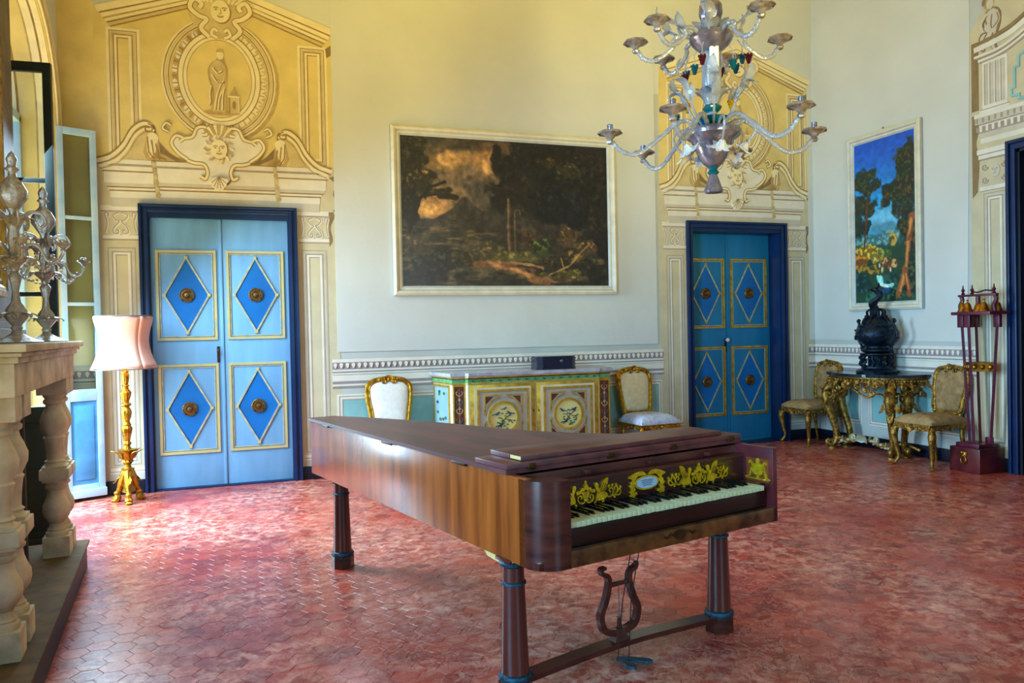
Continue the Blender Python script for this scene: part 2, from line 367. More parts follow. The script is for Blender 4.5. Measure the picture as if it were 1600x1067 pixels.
cols = int((RIGHT-LEFT+.2)/(RV*1.5))+2; rows = int((BACK-FRONT+.3)/AF)+2
def cam_proj(p):
    d = Vector(p)-Vector((0,0,CAM_H)); z = d.dot(cf_)
    return (800+FPX*d.dot(cr_)/z, 533.5-FPX*d.dot(cu_)/z, z) if z > .1 else (-1, -1, z)
for ci in range(cols):
    for ri in range(rows):
        x = LEFT-.05+ci*RV*1.5; y = FRONT+ri*AF+(AF/2 if ci % 2 else 0)
        if x < RIGHT+.05 and y < BACK+.28: hexs.append((x, y))
def hexmesh(mb, x, y, tx, ty, dz, rot=0):
    k = .992; vs = []
    for lv, sc_, z in ((0, 1.0, -.012), (1, 1.0, -.0007), (2, .982, 0)):
        for j in range(6):
            a = math.pi/3*j; px = RV*k*sc_*math.cos(a); py = RV*k*sc_*math.sin(a)
            vs.append((x+px, y+py, z+dz+px*tx+py*ty))
    fs = [tuple(range(12, 18))]
    for lv in (0, 6):
        for j in range(6): fs.append((lv+j, lv+(j+1) % 6, lv+6+(j+1) % 6, lv+6+j))
    mb.add(vs, fs)
inview = []
for (x, y) in hexs:
    px, py, z = cam_proj((x, y, 0))
    if z > .3 and -5 < px < 1605 and 0 < py < 1075 and x > -.74+(3.2-y)*.09 and not (.85 < x < 1.1 and 2.65 < y < 2.9):
        inview.append((z, x, y))
inview.sort(); near = set((x, y) for _, x, y in inview[:300])
hm = MB(); hexmesh(hm, 0, 0, 0, 0, 0); proto = hm.build('tile', floor, TILE, smooth=False)
first = True
for (x, y) in near:
    t = proto if first else proto.copy()
    if not first: COL.objects.link(t)
    first = False
    t.parent = floor; t.location = (x, y, random.uniform(-.0006, .0004)); t.rotation_euler = (random.gauss(0, .0028), random.gauss(0, .0028), R(60)*random.randrange(6)+random.gauss(0, .012))
tf = MB()
for (x, y) in hexs:
    if (x, y) not in near: hexmesh(tf, x, y, random.gauss(0, .0028), random.gauss(0, .0028), random.uniform(-.0006, .0004))
tag(tf.build('tile_field', floor, TILE, smooth=False), kind='stuff')
# ------------------------------------------------------------------ walls
D1, D2 = -.165, 5.475           # door axes on the back wall
wb = MB()
B0, B1 = BACK, BACK+.42
xs = [LEFT-.4, D1-.62, D1+.62, D2-.62, D2+.62, RIGHT+.4]
for a, c in ((0, 1), (2, 3), (4, 5)): wb.box(xs[a], B0, -.1, xs[c], B1, CEIL)
wb.box(xs[1], B0, 2.5, xs[2], B1, CEIL); wb.box(xs[3], B0, 2.5, xs[4], B1, CEIL)
wall_back = tag(wb.build('wall_back', m=DADO, smooth=False), kind='structure')
def piece(name, parent, fn, smooth=False):
    mb = MB(); fn(mb); return mb.build(name, parent, smooth=smooth)
def wallframe(name, loc, rz): return tag(empty(name, loc, rz), kind='structure')
# plaster fields, proud of the painted dado ground
wp = empty('plaster', (0, BACK, 0), 0, wall_back)
piece('plaster_panel', wp, lambda m: (m.use(PLASTER), m.fill([(.877, 1.215), (4.405, 1.205), (4.405, CEIL), (.877, CEIL)], PLASTER, .008)))
piece('plaster_panel', wp, lambda m: m.fill([(6.5, 1.20), (RIGHT, 1.20), (RIGHT, CEIL), (6.5, CEIL)], PLASTER, .005))
piece('plaster_panel', wp, lambda m: m.fill([(LEFT, 1.16), (D1-1.0, 1.16), (D1-1.0, CEIL), (LEFT, CEIL)], OCHRE, .0016))
piece('plaster_panel', wp, lambda m: m.fill([(D1-1.0, 4.0), (.877, 4.0), (.877, CEIL), (D1-1.0, CEIL)], PLASTER, .0016))
piece('plaster_panel', wp, lambda m: m.fill([(4.405, 4.0), (6.5, 4.0), (6.5, CEIL), (4.405, CEIL)], PLASTER, .0016))
wr = MB()
wr.box(RIGHT, 5.02, -.1, RIGHT+.42, BACK+.42, CEIL); wr.box(RIGHT, FRONT-.4, -.1, RIGHT+.42, 3.78, CEIL); wr.box(RIGHT, 3.78, 2.98, RIGHT+.42, 5.02, CEIL)
wall_right = tag(wr.build('wall_right', m=DADO, smooth=False), kind='structure')
rp = empty('plaster', (RIGHT, 0, 0), R(-90), wall_right)          # local x = -Y
piece('plaster_panel', rp, lambda m: m.fill([(-BACK, 1.20), (-5.545, 1.19), (-5.49, 4.09), (-5.49, CEIL), (-BACK, CEIL)], PLASTER, .006))
piece('plaster_panel', rp, lambda m: m.fill([(-5.49, 4.7), (1.0, 4.7), (1.0, CEIL), (-5.49, CEIL)], PLASTER, .004))
# ---- left wall with arched window openings
SPR, HW = 3.25, .835
WIN = [6.585, 1.6]
def ztop(y):
    for c in WIN:
        if abs(y-c) < HW-1e-6: return SPR+math.sqrt(max(0, HW*HW-(y-c)**2))
    return None
wl = MB(); X0, X1 = LEFT, LEFT-.38
edges = [FRONT-.4]
for c in sorted(WIN):
    edges += [c-HW*math.cos(math.pi*k/24) for k in range(25)]
edges.append(BACK+.42)
for a, c in zip(edges[:-1], edges[1:]):
    mid = (a+c)/2
    zt = ztop(mid)
    if zt is None:
        wl.box(X1, a, -.1, X0, c, CEIL)
    else:
        za = ztop(a) or SPR; zc = ztop(c) or SPR
        wl.add([(X0,a,za),(X0,c,zc),(X0,c,CEIL),(X0,a,CEIL),(X1,a,za),(X1,c,zc),(X1,c,CEIL),(X1,a,CEIL)],
               [(0,1,2,3),(7,6,5,4),(0,4,5,1),(3,2,6,7)])
wall_left = tag(wl.build('wall_left', m=PLASTER, smooth=False), kind='structure')
wf = MB()
wf.box(LEFT-.4, FRONT-.38, -.1, 1.6, FRONT, CEIL); wf.box(3.2, FRONT-.38, -.1, RIGHT+.4, FRONT, CEIL); wf.box(1.6, FRONT-.38, 3.5, 3.2, FRONT, CEIL)
tag(wf.build('wall_front', m=PLASTER, smooth=False), kind='structure')
ce = MB(); ce.box(LEFT-.4, FRONT-.4, CEIL, RIGHT+.4, BACK+.45, CEIL+.2)
tag(ce.build('ceiling', m=CEILM, smooth=False), kind='structure')
te = MB(); te.box(LEFT-14, -14, -.35, LEFT-.42, 22, -.2); te.box(LEFT-.4, -14, -.35, RIGHT+6, FRONT-.42, -.2)
tag(te.build('terrace_ground', m=TERR, smooth=False), kind='structure')
# ---- arch mouldings round the far window
ar = wallframe('trim_1', (LEFT, 6.585, 0), R(90))                 # local x = +Y, facing +X
def archpath(r, x=0): return [(r, 0)]+[(r*math.cos(R(a)), SPR+r*math.sin(R(a))) for a in range(0, 181, 9)]+[(-r, 0)]
def archm(m):
    m.line(archpath(HW+.06), .12, OCHRE, w=.012)
    m.line(archpath(HW+.03), .035, CREAM, w=.03); m.line(archpath(HW+.075), .012, BROWN, w=.016)
    m.line(archpath(HW+.105), .04, CREAM, w=.034); m.line(archpath(HW+.14), .012, TAN, w=.018); m.line(archpath(HW+.17), .035, CREAM, w=.026)
piece('arch_moulding', ar, archm)
for (d0, d1, col, inset) in ((0, .045, CREAM, .010), (.045, .06, BROWN, .004), (.06, .115, CREAM, .012), (.115, .13, TAN, .004), (.13, .25, OCHRE, .003), (.25, .265, BROWN, .005), (.265, .33, CREAM, .012), (.33, .38, OCHRE, .004)):
    am = MB(); am.use(col); A = archpath(HW-inset); Bp = archpath(HW+.02)
    for (p, q, p2, q2) in zip(A[:-1], A[1:], Bp[:-1], Bp[1:]):
        am.add([(p[0], d0, p[1]), (q[0], d0, q[1]), (q[0], d1, q[1]), (p[0], d1, p[1])], [(0, 1, 2, 3)])
        am.add([(p[0], d0, p[1]), (q[0], d0, q[1]), (q2[0], d0, q2[1]), (p2[0], d0, p2[1])], [(0, 1, 2, 3)])
    am.build('arch_lining', ar)
# ---- dark skirting and painted dado on back and right walls
def skirting(name, loc, rz, x0, x1):
    m = MB(); m.use(NAVYD).box(x0, -.018, 0, x1, 0, .125, .004)
    return tag(m.build(name, loc=loc, rz=rz), kind='structure')
skirting('baseboard_back', (0, BACK, 0), 0, D1+.69, D2-.69)
skirting('baseboard_corner', (0, BACK, 0), 0, D2+.69, RIGHT-.018)
skirting('baseboard_left', (0, BACK, 0), 0, LEFT, D1-.69)
skirting('baseboard_right', (RIGHT, 0, 0), R(-90), -BACK, -5.11)
def dado(m, x0, x1, panels):
    m.rect(x0, .125, x1, 1.145, DADO)
    m.rect(x0, 1.115, x1, 1.145, STONEP)
    m.rect(x0, 1.045, x1, 1.112, MAUVE)
    n = int((x1-x0)/.058)
    for k in range(n):
        x = x0+(k+.5)*(x1-x0)/n
        m.lay = 20; m.fill([(x+.017*math.cos(R(a)), 1.088+.019*math.sin(R(a))) for a in range(0, 181, 36)]+[(x-.006, 1.058), (x+.006, 1.058)], STONEP, .011)
    m.lay = 6
    m.rect(x0, 1.025, x1, 1.04, STONEP); m.rect(x0, 1.012, x1, 1.022, MAUVE); m.rect(x0, .995, x1, 1.008, STONEP, .010)
    m.rect(x0, .93, x1, .99, STONEP); m.rect(x0, .905, x1, .925, MAUVE); m.rect(x0, .882, x1, .9, STONEP); m.rect(x0, .86, x1, .878, MAUVE)
    for (a, c, col) in panels:
        m.lay = 16
        m.rect(a, .25, c, .80, STONEP); m.line([(a+.02, .27), (c-.02, .27), (c-.02, .78), (a+.02, .78)], .008, STONEL, True)
        m.rect(a+.05, .30, c-.05, .75, col); m.line([(a+.05, .30), (c-.05, .30), (c-.05, .75), (a+.05, .75)], .008, STONEL, True)
td = wallframe('trim_2', (0, BACK, 0), 0)
piece('dado', td, lambda m: dado(m, .82, 4.475, [(.86, 1.9, AQUAP), (2.0, 3.3, GREENP), (3.4, 4.45, AQUAP)]))
piece('dado', td, lambda m: dado(m, LEFT, D1-1.03, []))
piece('dado', td, lambda m: dado(m, 6.48, RIGHT, []))
td2 = wallframe('trim_3', (RIGHT, 0, 0), R(-90))
piece('dado', td2, lambda m: dado(m, -BACK, -5.44, [(-7.45, -6.9, AQUAP), (-6.8, -5.55, AQUAP)]))
# ------------------------------------------------------------------ painted door surrounds
def painted_pilaster(m, x0, x1, z0, z1, a, c, ln, pan):
    m.rect(x0, z0, x1, z1, a)
    w = (x1-x0)
    for k, (ins, mm, wd) in enumerate(((.10, ln, .007), (.17, c, .018), (.22, ln, .008), (.29, a, .02))):
        d = ins*w; m.line([(x0+d, z0+d), (x1-d, z0+d), (x1-d, z1-d), (x0+d, z1-d)], wd, mm, True)
    d = .33*w; m.rect(x0+d, z0+d, x1-d, z1-d, pan); m.line([(x0+d, z0+d), (x0+d, z1-d), (x1-d, z1-d)], .009, ln)
def volute(m, x, z, s, col, w, flip=1):
    m.line([(x+flip*(px), z+pz) for px, pz in spiral(0, 0, s, s*.15, 200, 1.6)], w, col)
def capital(m, x0, x1, z0, z1):
    m.fill([(x0, z0), (x1, z0), (x1-.012, (z0+z1)/2-.04), (x1, z1), (x0, z1), (x0+.012, (z0+z1)/2-.04)], STONEM)
    m.rect(x0-.01, z0-.03, x1+.01, z0, STONEP); m.rect(x0-.012, z0-.045, x1+.012, z0-.033, STONEL); m.rect(x0-.025, z1, x1+.025, z1+.045, STONEP); m.rect(x0-.015, z1-.012, x1+.015, z1, STONEL)
    cx = (x0+x1)/2; h = z1-z0; w = x1-x0
    for sg in (-1, 1):
        for off, col, wd in ((.004, STONEP, .022), (0, STONEL, .009)):
            m.line(spline([(cx+sg*w*.06+off, z1-h*.08-off), (cx+sg*w*.22+off, z1-h*.2-off), (cx+sg*w*.13+off, z1-h*.38-off), (cx+sg*.01+off, z0+h*.55-off), (cx+sg*w*.2+off, z0+h*.3-off), (cx+sg*w*.22+off, z0+h*.1-off), (cx+sg*w*.08+off, z0+h*.07-off), (cx+sg*w*.07+off, z0+h*.22-off), (cx+sg*w*.14+off, z0+h*.2-off)], 4), wd, col)
            m.line(spline([(cx+sg*w*.46+off, z0+h*.1-off), (cx+sg*w*.4+off, z0+h*.5-off), (cx+sg*w*.47+off, z1-h*.12-off), (cx+sg*w*.36+off, z1-h*.1-off), (cx+sg*w*.36+off, z1-h*.25-off)], 4), wd, col)
def entablature(m):
    rows = [(2.945, 2.985, STONEP), (2.925, 2.943, STONEL), (2.885, 2.925, STONEP), (2.872, 2.884, BROWN), (2.775, 2.872, STONEP), (2.745, 2.775, STONEM), (2.733, 2.743, BROWN), (2.715, 2.733, STONEP), (2.702, 2.714, BROWN), (2.645, 2.702, STONEP), (2.605, 2.645, STONEM)]
    tops = [(x, .02*(1-k/10)) for k, x in enumerate([0]*11)]
    for k, (z0, z1, col) in enumerate(rows):
        pr = .10*(1-k/10)**1.3
        for (xa, xb, out) in ((-.90-pr, -.535-pr*.3, 0), (.535-pr*.2, .90+pr*1.3, 0)):
            m.rect(xa, z0-.04 if k == 10 else z0, xb, z1, col, .0075-.0002*k)
        m.lay = k
        m.rect(-.50-pr*.3, z0+.015 if k > 2 else z0-.005, .50-pr*.2, z1+.015 if k > 2 else z1-.005, col, .0045-.0001*k)
    for sg, xx in ((-1, -.52), (1, .515)):
        for k in range(6):
            z = 2.96-k*.055; x = xx-sg*0+(-.03+.006*k if sg < 0 else -.02+.006*k)
            m.fill([(x-.016, z-.02), (x+.014, z-.03), (x+.024, z), (x-.004, z+.014)], TAN if k % 2 else CREAMD, .0095)
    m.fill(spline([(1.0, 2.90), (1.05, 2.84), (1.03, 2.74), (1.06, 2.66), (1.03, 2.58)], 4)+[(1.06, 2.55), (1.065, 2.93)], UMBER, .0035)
def medallion(m):
    cx, cz = .03, 3.765
    m.lay = 8
    m.fill(oval(cx+.02, cz-.015, .505, .575), TAN); m.fill(oval(cx, cz, .495, .565), CREAM)
    for rx, rz, wd, col in ((.475, .545, .010, BROWN), (.455, .525, .016, CREAMD), (.435, .505, .010, BROWN)):
        m.line(oval(cx, cz, rx, rz), wd, col, True)
    m.fill(oval(cx, cz, .425, .495), CREAMD)
    for k in range(44):
        a = 2*math.pi*k/44; ca, sa = math.cos(a), math.sin(a); x, z = cx+.375*ca, cz+.452*sa
        m.lay = 20+(k % 3); col = CREAM if ca > -.2 else (STONEP if k % 2 else TAN)
        m.fill([(x+.034*math.cos(b)*(1+.3*math.cos(3*b)), z+.034*math.sin(b)*(1+.3*math.cos(3*b))) for b in [2*math.pi*j/9+a for j in range(9)]], col)
        m.lay = 26; m.line([(x-.02*ca, z-.02*sa), (x+.03*ca, z+.03*sa)], .008, BROWN if ca < .3 else TAN)
    m.lay = 30
    m.line(oval(cx, cz, .338, .415), .05, CREAM, True); m.line(oval(cx, cz, .312, .39), .009, BROWN, True); m.line(oval(cx, cz, .296, .374), .026, CREAM, True); m.line(oval(cx, cz, .28, .357), .008, TAN, True); m.line(oval(cx, cz, .358, .436), .009, BROWN, True)
    m.fill(oval(cx, cz, .278, .355), OCHRE)
def figure(m):
    m.lay = 48
    m.fill(oval(.04, 3.455, .16, .024, 20), TAN)
    m.fill(spline([(-.055, 3.46), (-.03, 3.62), (-.06, 3.74), (-.072, 3.84), (-.04, 3.905), (0, 3.935), (.02, 3.99), (.03, 4.03), (.055, 4.03), (.07, 3.98), (.075, 3.92), (.10, 3.86), (.095, 3.76), (.085, 3.66), (.095, 3.55), (.085, 3.46)], 3), TAN)
    m.fill(spline([(-.035, 3.465), (-.015, 3.62), (-.045, 3.74), (-.055, 3.84), (-.03, 3.90), (.02, 3.935), (.07, 3.90), (.085, 3.83), (.07, 3.75), (.08, 3.66), (.075, 3.55), (.07, 3.465)], 3), CREAMD)
    m.fill(oval(.038, 3.985, .03, .042, 16), CREAM); m.fill(arc(.038, 4.005, .036, .034, 10, 170, 10), TAN)
    for a in ([(-.02, 3.48), (0, 3.6), (.03, 3.7), (.06, 3.75)], [(.01, 3.48), (.02, 3.58), (.05, 3.66)], [(.045, 3.48), (.05, 3.6), (.065, 3.68)], [(-.04, 3.8), (0, 3.74), (.06, 3.73)], [(-.045, 3.7), (-.06, 3.62), (-.055, 3.55), (-.07, 3.52)], [(-.03, 3.86), (.01, 3.82), (.05, 3.84)]):
        m.line(spline(a, 4), .011, CREAM); m.line([(x+.011, z-.004) for x, z in spline(a, 4)], .007, BROWN)
    m.fill([(.11, 3.46), (.19, 3.46), (.19, 3.60), (.11, 3.60)], CREAMD); m.rect(.10, 3.60, .20, 3.615, CREAM); m.fill(oval(.15, 3.53, .016, .04, 12), BROWN); m.rect(.125, 3.615, .175, 3.65, TAN); m.fill([(.14, 3.65), (.16, 3.65), (.15, 3.70)], TAN)
    m.line([(.11, 3.46), (.11, 3.6)], .008, BROWN); m.line([(.19, 3.46), (.19, 3.6)], .008, CREAM)
def face(m, x, z, s, c1=CREAM, c2=BROWN, rays=0):
    for k in range(rays):
        a = 2*math.pi*k/rays
        m.line(spline([(x+s*.9*math.cos(a), z+s*1.05*math.sin(a)), (x+s*1.35*math.cos(a+.15), z+s*1.45*math.sin(a+.15)), (x+s*1.75*math.cos(a-.05), z+s*1.8*math.sin(a-.05))], 3), s*.16, TAN if k % 2 else c1)
    m.fill(oval(x+.1*s, z-.08*s, s, 1.2*s, 20), c2); m.fill(oval(x, z, s*.95, 1.18*s, 20), c1)
    for sg in (-1, 1):
        m.line(arc(x+sg*s*.42, z+s*.25, s*.26, s*.16, 20, 160, 6), s*.10, c2); m.fill(oval(x+sg*s*.42, z+s*.18, s*.13, s*.09, 8), c2)
    m.line([(x+s*.02, z+s*.3), (x+s*.08, z-s*.22), (x-s*.12, z-s*.28)], s*.10, TAN); m.line(arc(x, z-s*.45, s*.3, s*.14, 190, 350, 6), s*.11, c2)
def mask(m):
    m.lay = 40
    m.fill(spline([(-.22, 4.34), (-.16, 4.46), (-.06, 4.50), (.05, 4.56), (.16, 4.50), (.26, 4.46), (.32, 4.34), (.24, 4.26), (.18, 4.18), (.12, 4.14), (.03, 4.13), (-.06, 4.15), (-.10, 4.22), (-.18, 4.25)], 3), CREAMD)
    for sg in (-1, 1):
        X = lambda v: .05+sg*v
        for off, col, wd in ((0, BROWN, .05), (0, CREAM, .036)):
            m.line([(X(a), b) for a, b in spline([(.10, 4.14), (.17, 4.22), (.12, 4.30), (.19, 4.33), (.26, 4.40), (.22, 4.48), (.16, 4.44), (.18, 4.40)], 4)], wd, col)
            m.line([(X(a), b) for a, b in spline([(.03, 4.14), (.08, 4.17), (.06, 4.22), (.03, 4.2)], 4)], wd*.7, col)
        for k in range(3): m.line([(X(.07+.03*k), 4.46), (X(.10+.05*k), 4.56-.02*k)], .02, CREAM)
    face(m, .05, 4.385, .088)
def scroll_pediment(m, sg):
    X = lambda pts: [(sg*x, z) for x, z in pts]
    top = spline([(-1.02, 2.985), (-.90, 3.03), (-.80, 3.13), (-.72, 3.27), (-.63, 3.335), (-.555, 3.31), (-.54, 3.25)], 5)
    low = spline([(-.47, 3.12), (-.40, 3.05), (-.27, 2.985)], 4)
    m.lay = 14
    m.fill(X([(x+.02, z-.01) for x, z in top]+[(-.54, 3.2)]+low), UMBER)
    m.fill(X(top+[(-.555, 3.22), (-.60, 3.18), (-.63, 3.06), (-.60, 2.988)]), CREAMD)
    m.fill(X([(-.60, 2.99), (-.63, 3.06), (-.60, 3.2), (-.54, 3.25), (-.50, 3.16), (-.49, 3.06), (-.36, 2.99)]), TAN)
    m.fill(X([(-.60, 3.2), (-.56, 3.27), (-.50, 3.2), (-.53, 3.06), (-.57, 3.01), (-.60, 3.07)]), CREAM)
    for d, col, wd in ((0, BROWN, .016), (.02, CREAM, .028), (.045, BROWN, .009), (.065, CREAM, .022), (.09, TAN, .009)):
        m.line(X([(x+d*.5, z-d) for x, z in top[:-6]]), wd, col)
    m.line(X(spiral(-.585, 3.27, .045, .008, 90, -1.2)), .013, BROWN)
    for k in range(3): m.line(X([(-.595+.035*k, 3.2-.03*k), (-.585+.04*k, 3.06-.02*k), (-.54+.05*k, 2.995)]), .01, BROWN)
def cartouche(m):
    m.lay = 40
    out = [(-.05, 2.80), (-.10, 2.87), (-.11, 2.96), (-.22, 2.985), (-.28, 3.0), (-.36, 3.06), (-.40, 3.16), (-.34, 3.22), (-.26, 3.19), (-.2, 3.24), (-.16, 3.31), (-.09, 3.29), (-.04, 3.33)]
    pts = out+[(-x+.01, z) for x, z in out[::-1]]
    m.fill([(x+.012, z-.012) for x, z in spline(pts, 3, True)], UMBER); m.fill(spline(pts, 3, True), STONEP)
    for sg in (-1, 1):
        X = lambda P: [(.005+sg*x, z) for x, z in P]
        for col, wd in ((BROWN, .036), (CREAM, .022)):
            m.line(X(spline([(.27, 3.01), (.35, 3.07), (.40, 3.15), (.36, 3.22), (.30, 3.20), (.33, 3.17)], 4)), wd, col)
            m.line(X(spline([(.29, 3.2), (.22, 3.22), (.18, 3.30), (.11, 3.31), (.10, 3.25), (.14, 3.24)], 4)), wd, col)
            m.line(X(spline([(.27, 3.0), (.21, 2.98), (.13, 2.97), (.10, 2.90), (.12, 2.84), (.16, 2.86)], 4)), wd, col)
            m.line(X(spline([(.42, 3.25), (.47, 3.28), (.44, 3.33), (.40, 3.31)], 4)), wd*.7, col)
    for k in range(9):
        a = R(50+10*k); m.line([(.01+.09*math.cos(a), 3.16+.09*math.sin(a)), (.01+.19*math.cos(a), 3.14+.20*math.sin(a))], [.012, .03], CREAM if k % 2 else TAN)
    face(m, .008, 3.115, .075, CREAM, BROWN, 14)
    m.lay = 100
    for k in range(7):
        a = R(195+25*k); m.fill([(.0, 2.86)]+[(0+.075*math.cos(a+b)*(1.12 if abs(b) < .1 else 1), 2.85+.105*math.sin(a+b)*(1.1 if abs(b) < .1 else 1)) for b in (-.22, 0, .22)], CREAM if k % 2 else STONEP)
        m.line([(0, 2.86), (.07*math.cos(a+.22), 2.85+.1*math.sin(a+.22))], .006, BROWN)
def raking(m):
    m.lay = 10
    L_ = [(-1.0, 4.33), (.04, 4.665), (1.09, 4.33)]
    for d, col, wd in ((.03, CREAM, .06), (.062, BROWN, .008), (.085, CREAM, .036), (.107, TAN, .010), (.125, CREAM, .026), (.142, BROWN, .009), (.16, CREAMD, .026), (.178, BROWN, .007)):
        k = d*.75; m.line([(-1.0+k, 4.33-d), (.04, 4.665-d*1.03), (1.09-k, 4.33-d)], wd, col)
    m.fill([(1.09, 4.33), (1.075, 4.20), (.99, 4.14), (1.0, 4.05), (1.09, 4.12)], UMBER, .003)
def surround(name, xc):
    e = wallframe(name, (xc, BACK, 0), 0)
    def bg(m):
        for a, c in ((-1.035, -.62), (.62, 1.065)): m.rect(a, .125, c, 2.98, BEIGE, .0025)
        m.rect(-.7, 2.49, .7, 2.98, BEIGE, .0024)
        m.fill([(-1.02, 2.975), (1.09, 2.975), (1.095, 4.33), (.04, 4.67), (-1.0, 4.33)], OCHRE, .0022)
    piece('fresco_ground', e, bg)
    piece('painted_pilaster', e, lambda m: painted_pilaster(m, -.962, -.69, .235, 2.225, STONEP, STONEM, STONEL, BEIGE))
    piece('painted_pilaster', e, lambda m: painted_pilaster(m, .70, .985, .235, 2.225, STONEP, STONEM, STONEL, BEIGE))
    def base(a, c):
        def fn(m):
            m.lay = 8
            m.rect(a-.01, .125, c+.01, .185, STONEM); m.rect(a-.005, .185, c+.005, .20, STONEP); m.rect(a, .20, c, .208, STONEL); m.rect(a, .208, c, .235, STONEP)
        return fn
    piece('painted_plinth', e, base(-.965, -.69)); piece('painted_plinth', e, base(.70, .99))
    piece('painted_capital', e, lambda m: capital(m, -.965, -.695, 2.31, 2.53)); piece('painted_capital', e, lambda m: capital(m, .712, .985, 2.31, 2.53))
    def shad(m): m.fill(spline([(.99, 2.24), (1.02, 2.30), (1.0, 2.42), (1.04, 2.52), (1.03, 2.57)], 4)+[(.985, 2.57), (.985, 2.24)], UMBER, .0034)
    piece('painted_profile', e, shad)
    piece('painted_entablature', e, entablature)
    piece('painted_upper_pilaster', e, lambda m: (painted_pilaster(m, -.905, -.635, 2.99, 4.15, CREAM, CREAMD, BROWN, OCHRE)))
    piece('painted_upper_pilaster', e, lambda m: (painted_pilaster(m, .73, 1.0, 2.99, 4.15, CREAM, CREAMD, BROWN, OCHRE)))
    piece('painted_cornice', e, raking); piece('painted_medallion', e, medallion); piece('painted_figure', e, figure); piece('painted_mask', e, mask)
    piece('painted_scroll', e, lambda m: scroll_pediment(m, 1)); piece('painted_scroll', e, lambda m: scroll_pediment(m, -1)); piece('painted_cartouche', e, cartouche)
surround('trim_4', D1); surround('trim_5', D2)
# ---- painted surround of the doorway in the right wall (local x = -Y)
e3 = wallframe('trim_6', (RIGHT, 0, 0), R(-90))
def sr_bg(m):
    m.fill([(-5.49, .125), (-5.02, .125), (-5.02, 4.7), (-5.49, 4.10)], BEIGE, .0024)
    m.fill([(-5.02, 3.0), (-3.7, 3.0), (-3.7, 4.7), (-5.02, 4.7)], BEIGE, .0024)
    m.fill(spline([(-5.44, 3.32), (-5.40, 3.2), (-5.43, 3.05), (-5.40, 2.9), (-5.42, 2.6)], 4)+[(-5.475, 2.55), (-5.475, 3.32)], UMBER, .004)
    m.rect(-5.475, 3.36, -5.40, 4.0, UMBER, .004)
piece('fresco_ground', e3, sr_bg)
piece('painted_pilaster', e3, lambda m: painted_pilaster(m, -5.385, -5.11, .20, 2.60, STONEP, STONEM, STONEL, BEIGE))
def sr_cap(m):
    m.rect(-5.39, 2.64, -5.10, 2.885, STONEM); m.rect(-5.40, 2.60, -5.09, 2.64, STONEP); m.rect(-5.40, 2.595, -5.09, 2.603, STONEL)
    face(m, -5.245, 2.775, .05, STONEM, STONEL)
    for sg in (-1, 1):
        for z in (2.70, 2.82):
            m.line([(-5.245+sg*(x), z+y) for x, y in spiral(.10, 0, .035, .006, 180, 1.3, 14)], .009, STONEL)
    for k, (a, c, col) in enumerate(((2.885, 2.90, STONEL), (2.90, 2.935, STONEP), (2.935, 2.945, STONEL), (2.945, 2.99, STONEP))): m.rect(-5.40-.008*k, a, -5.095+.002*k, c, col)
piece('painted_capital', e3, sr_cap)
def sr_ent(m):
    for k, (a, c, col) in enumerate(((3.0, 3.04, STONEM), (3.045, 3.09, STONEP), (3.10, 3.14, STONEM), (3.14, 3.155, STONEL), (3.155, 3.215, STONEP), (3.215, 3.23, STONEL), (3.23, 3.29, STONEM), (3.29, 3.325, STONEP))): m.rect(-5.375-.011*k, a, -3.75, c, col)
    for k in range(26):
        x = -5.43+k*.062; m.lay = 12; m.rect(x, 3.155, x+.034, 3.205, STONEL); m.lay = 13; m.rect(x, 3.24, x+.02, 3.285, STONEL)
    m.lay = 16
    m.rect(-5.36, 3.345, -5.11, 3.80, STONEP); m.rect(-5.39, 3.325, -5.09, 3.35, STONEP); m.rect(-5.385, 3.35, -5.095, 3.358, STONEL)
    for k in range(4):
        x = -5.335+k*.055; m.rect(x, 3.39, x+.036, 3.77, STONEM); m.line([(x, 3.39), (x, 3.77)], .008, STONEL)
    for k, (z, col) in enumerate(((3.80, STONEL), (3.815, STONEP), (3.845, STONEL), (3.86, STONEP))):
        m.line(spline([(-5.38-.02*k, z), (-5.2, z+.01), (-5.0, z+.07), (-4.6, z+.25), (-4.2, z+.32), (-3.8, z+.3)], 4), .022, col)
    m.line(spline([(-5.44, 3.93), (-5.2, 3.95), (-5.0, 4.0), (-4.6, 4.2), (-4.2, 4.28)], 4), .05, STONEP); m.line(spline([(-5.44, 3.97), (-5.2, 4.0), (-5.0, 4.06), (-4.6, 4.26)], 4), .035, UMBER)
    m.line([(-5.07, 3.40), (-5.07, 3.47), (-5.04, 3.47), (-5.04, 3.65), (-5.0, 3.65), (-5.0, 3.74), (-4.6, 3.9)], .02, AQUAP); m.line([(-5.07, 3.40), (-5.0, 3.40), (-5.0, 3.36), (-4.6, 3.36)], .02, AQUAP)
piece('painted_entablature', e3, sr_ent)
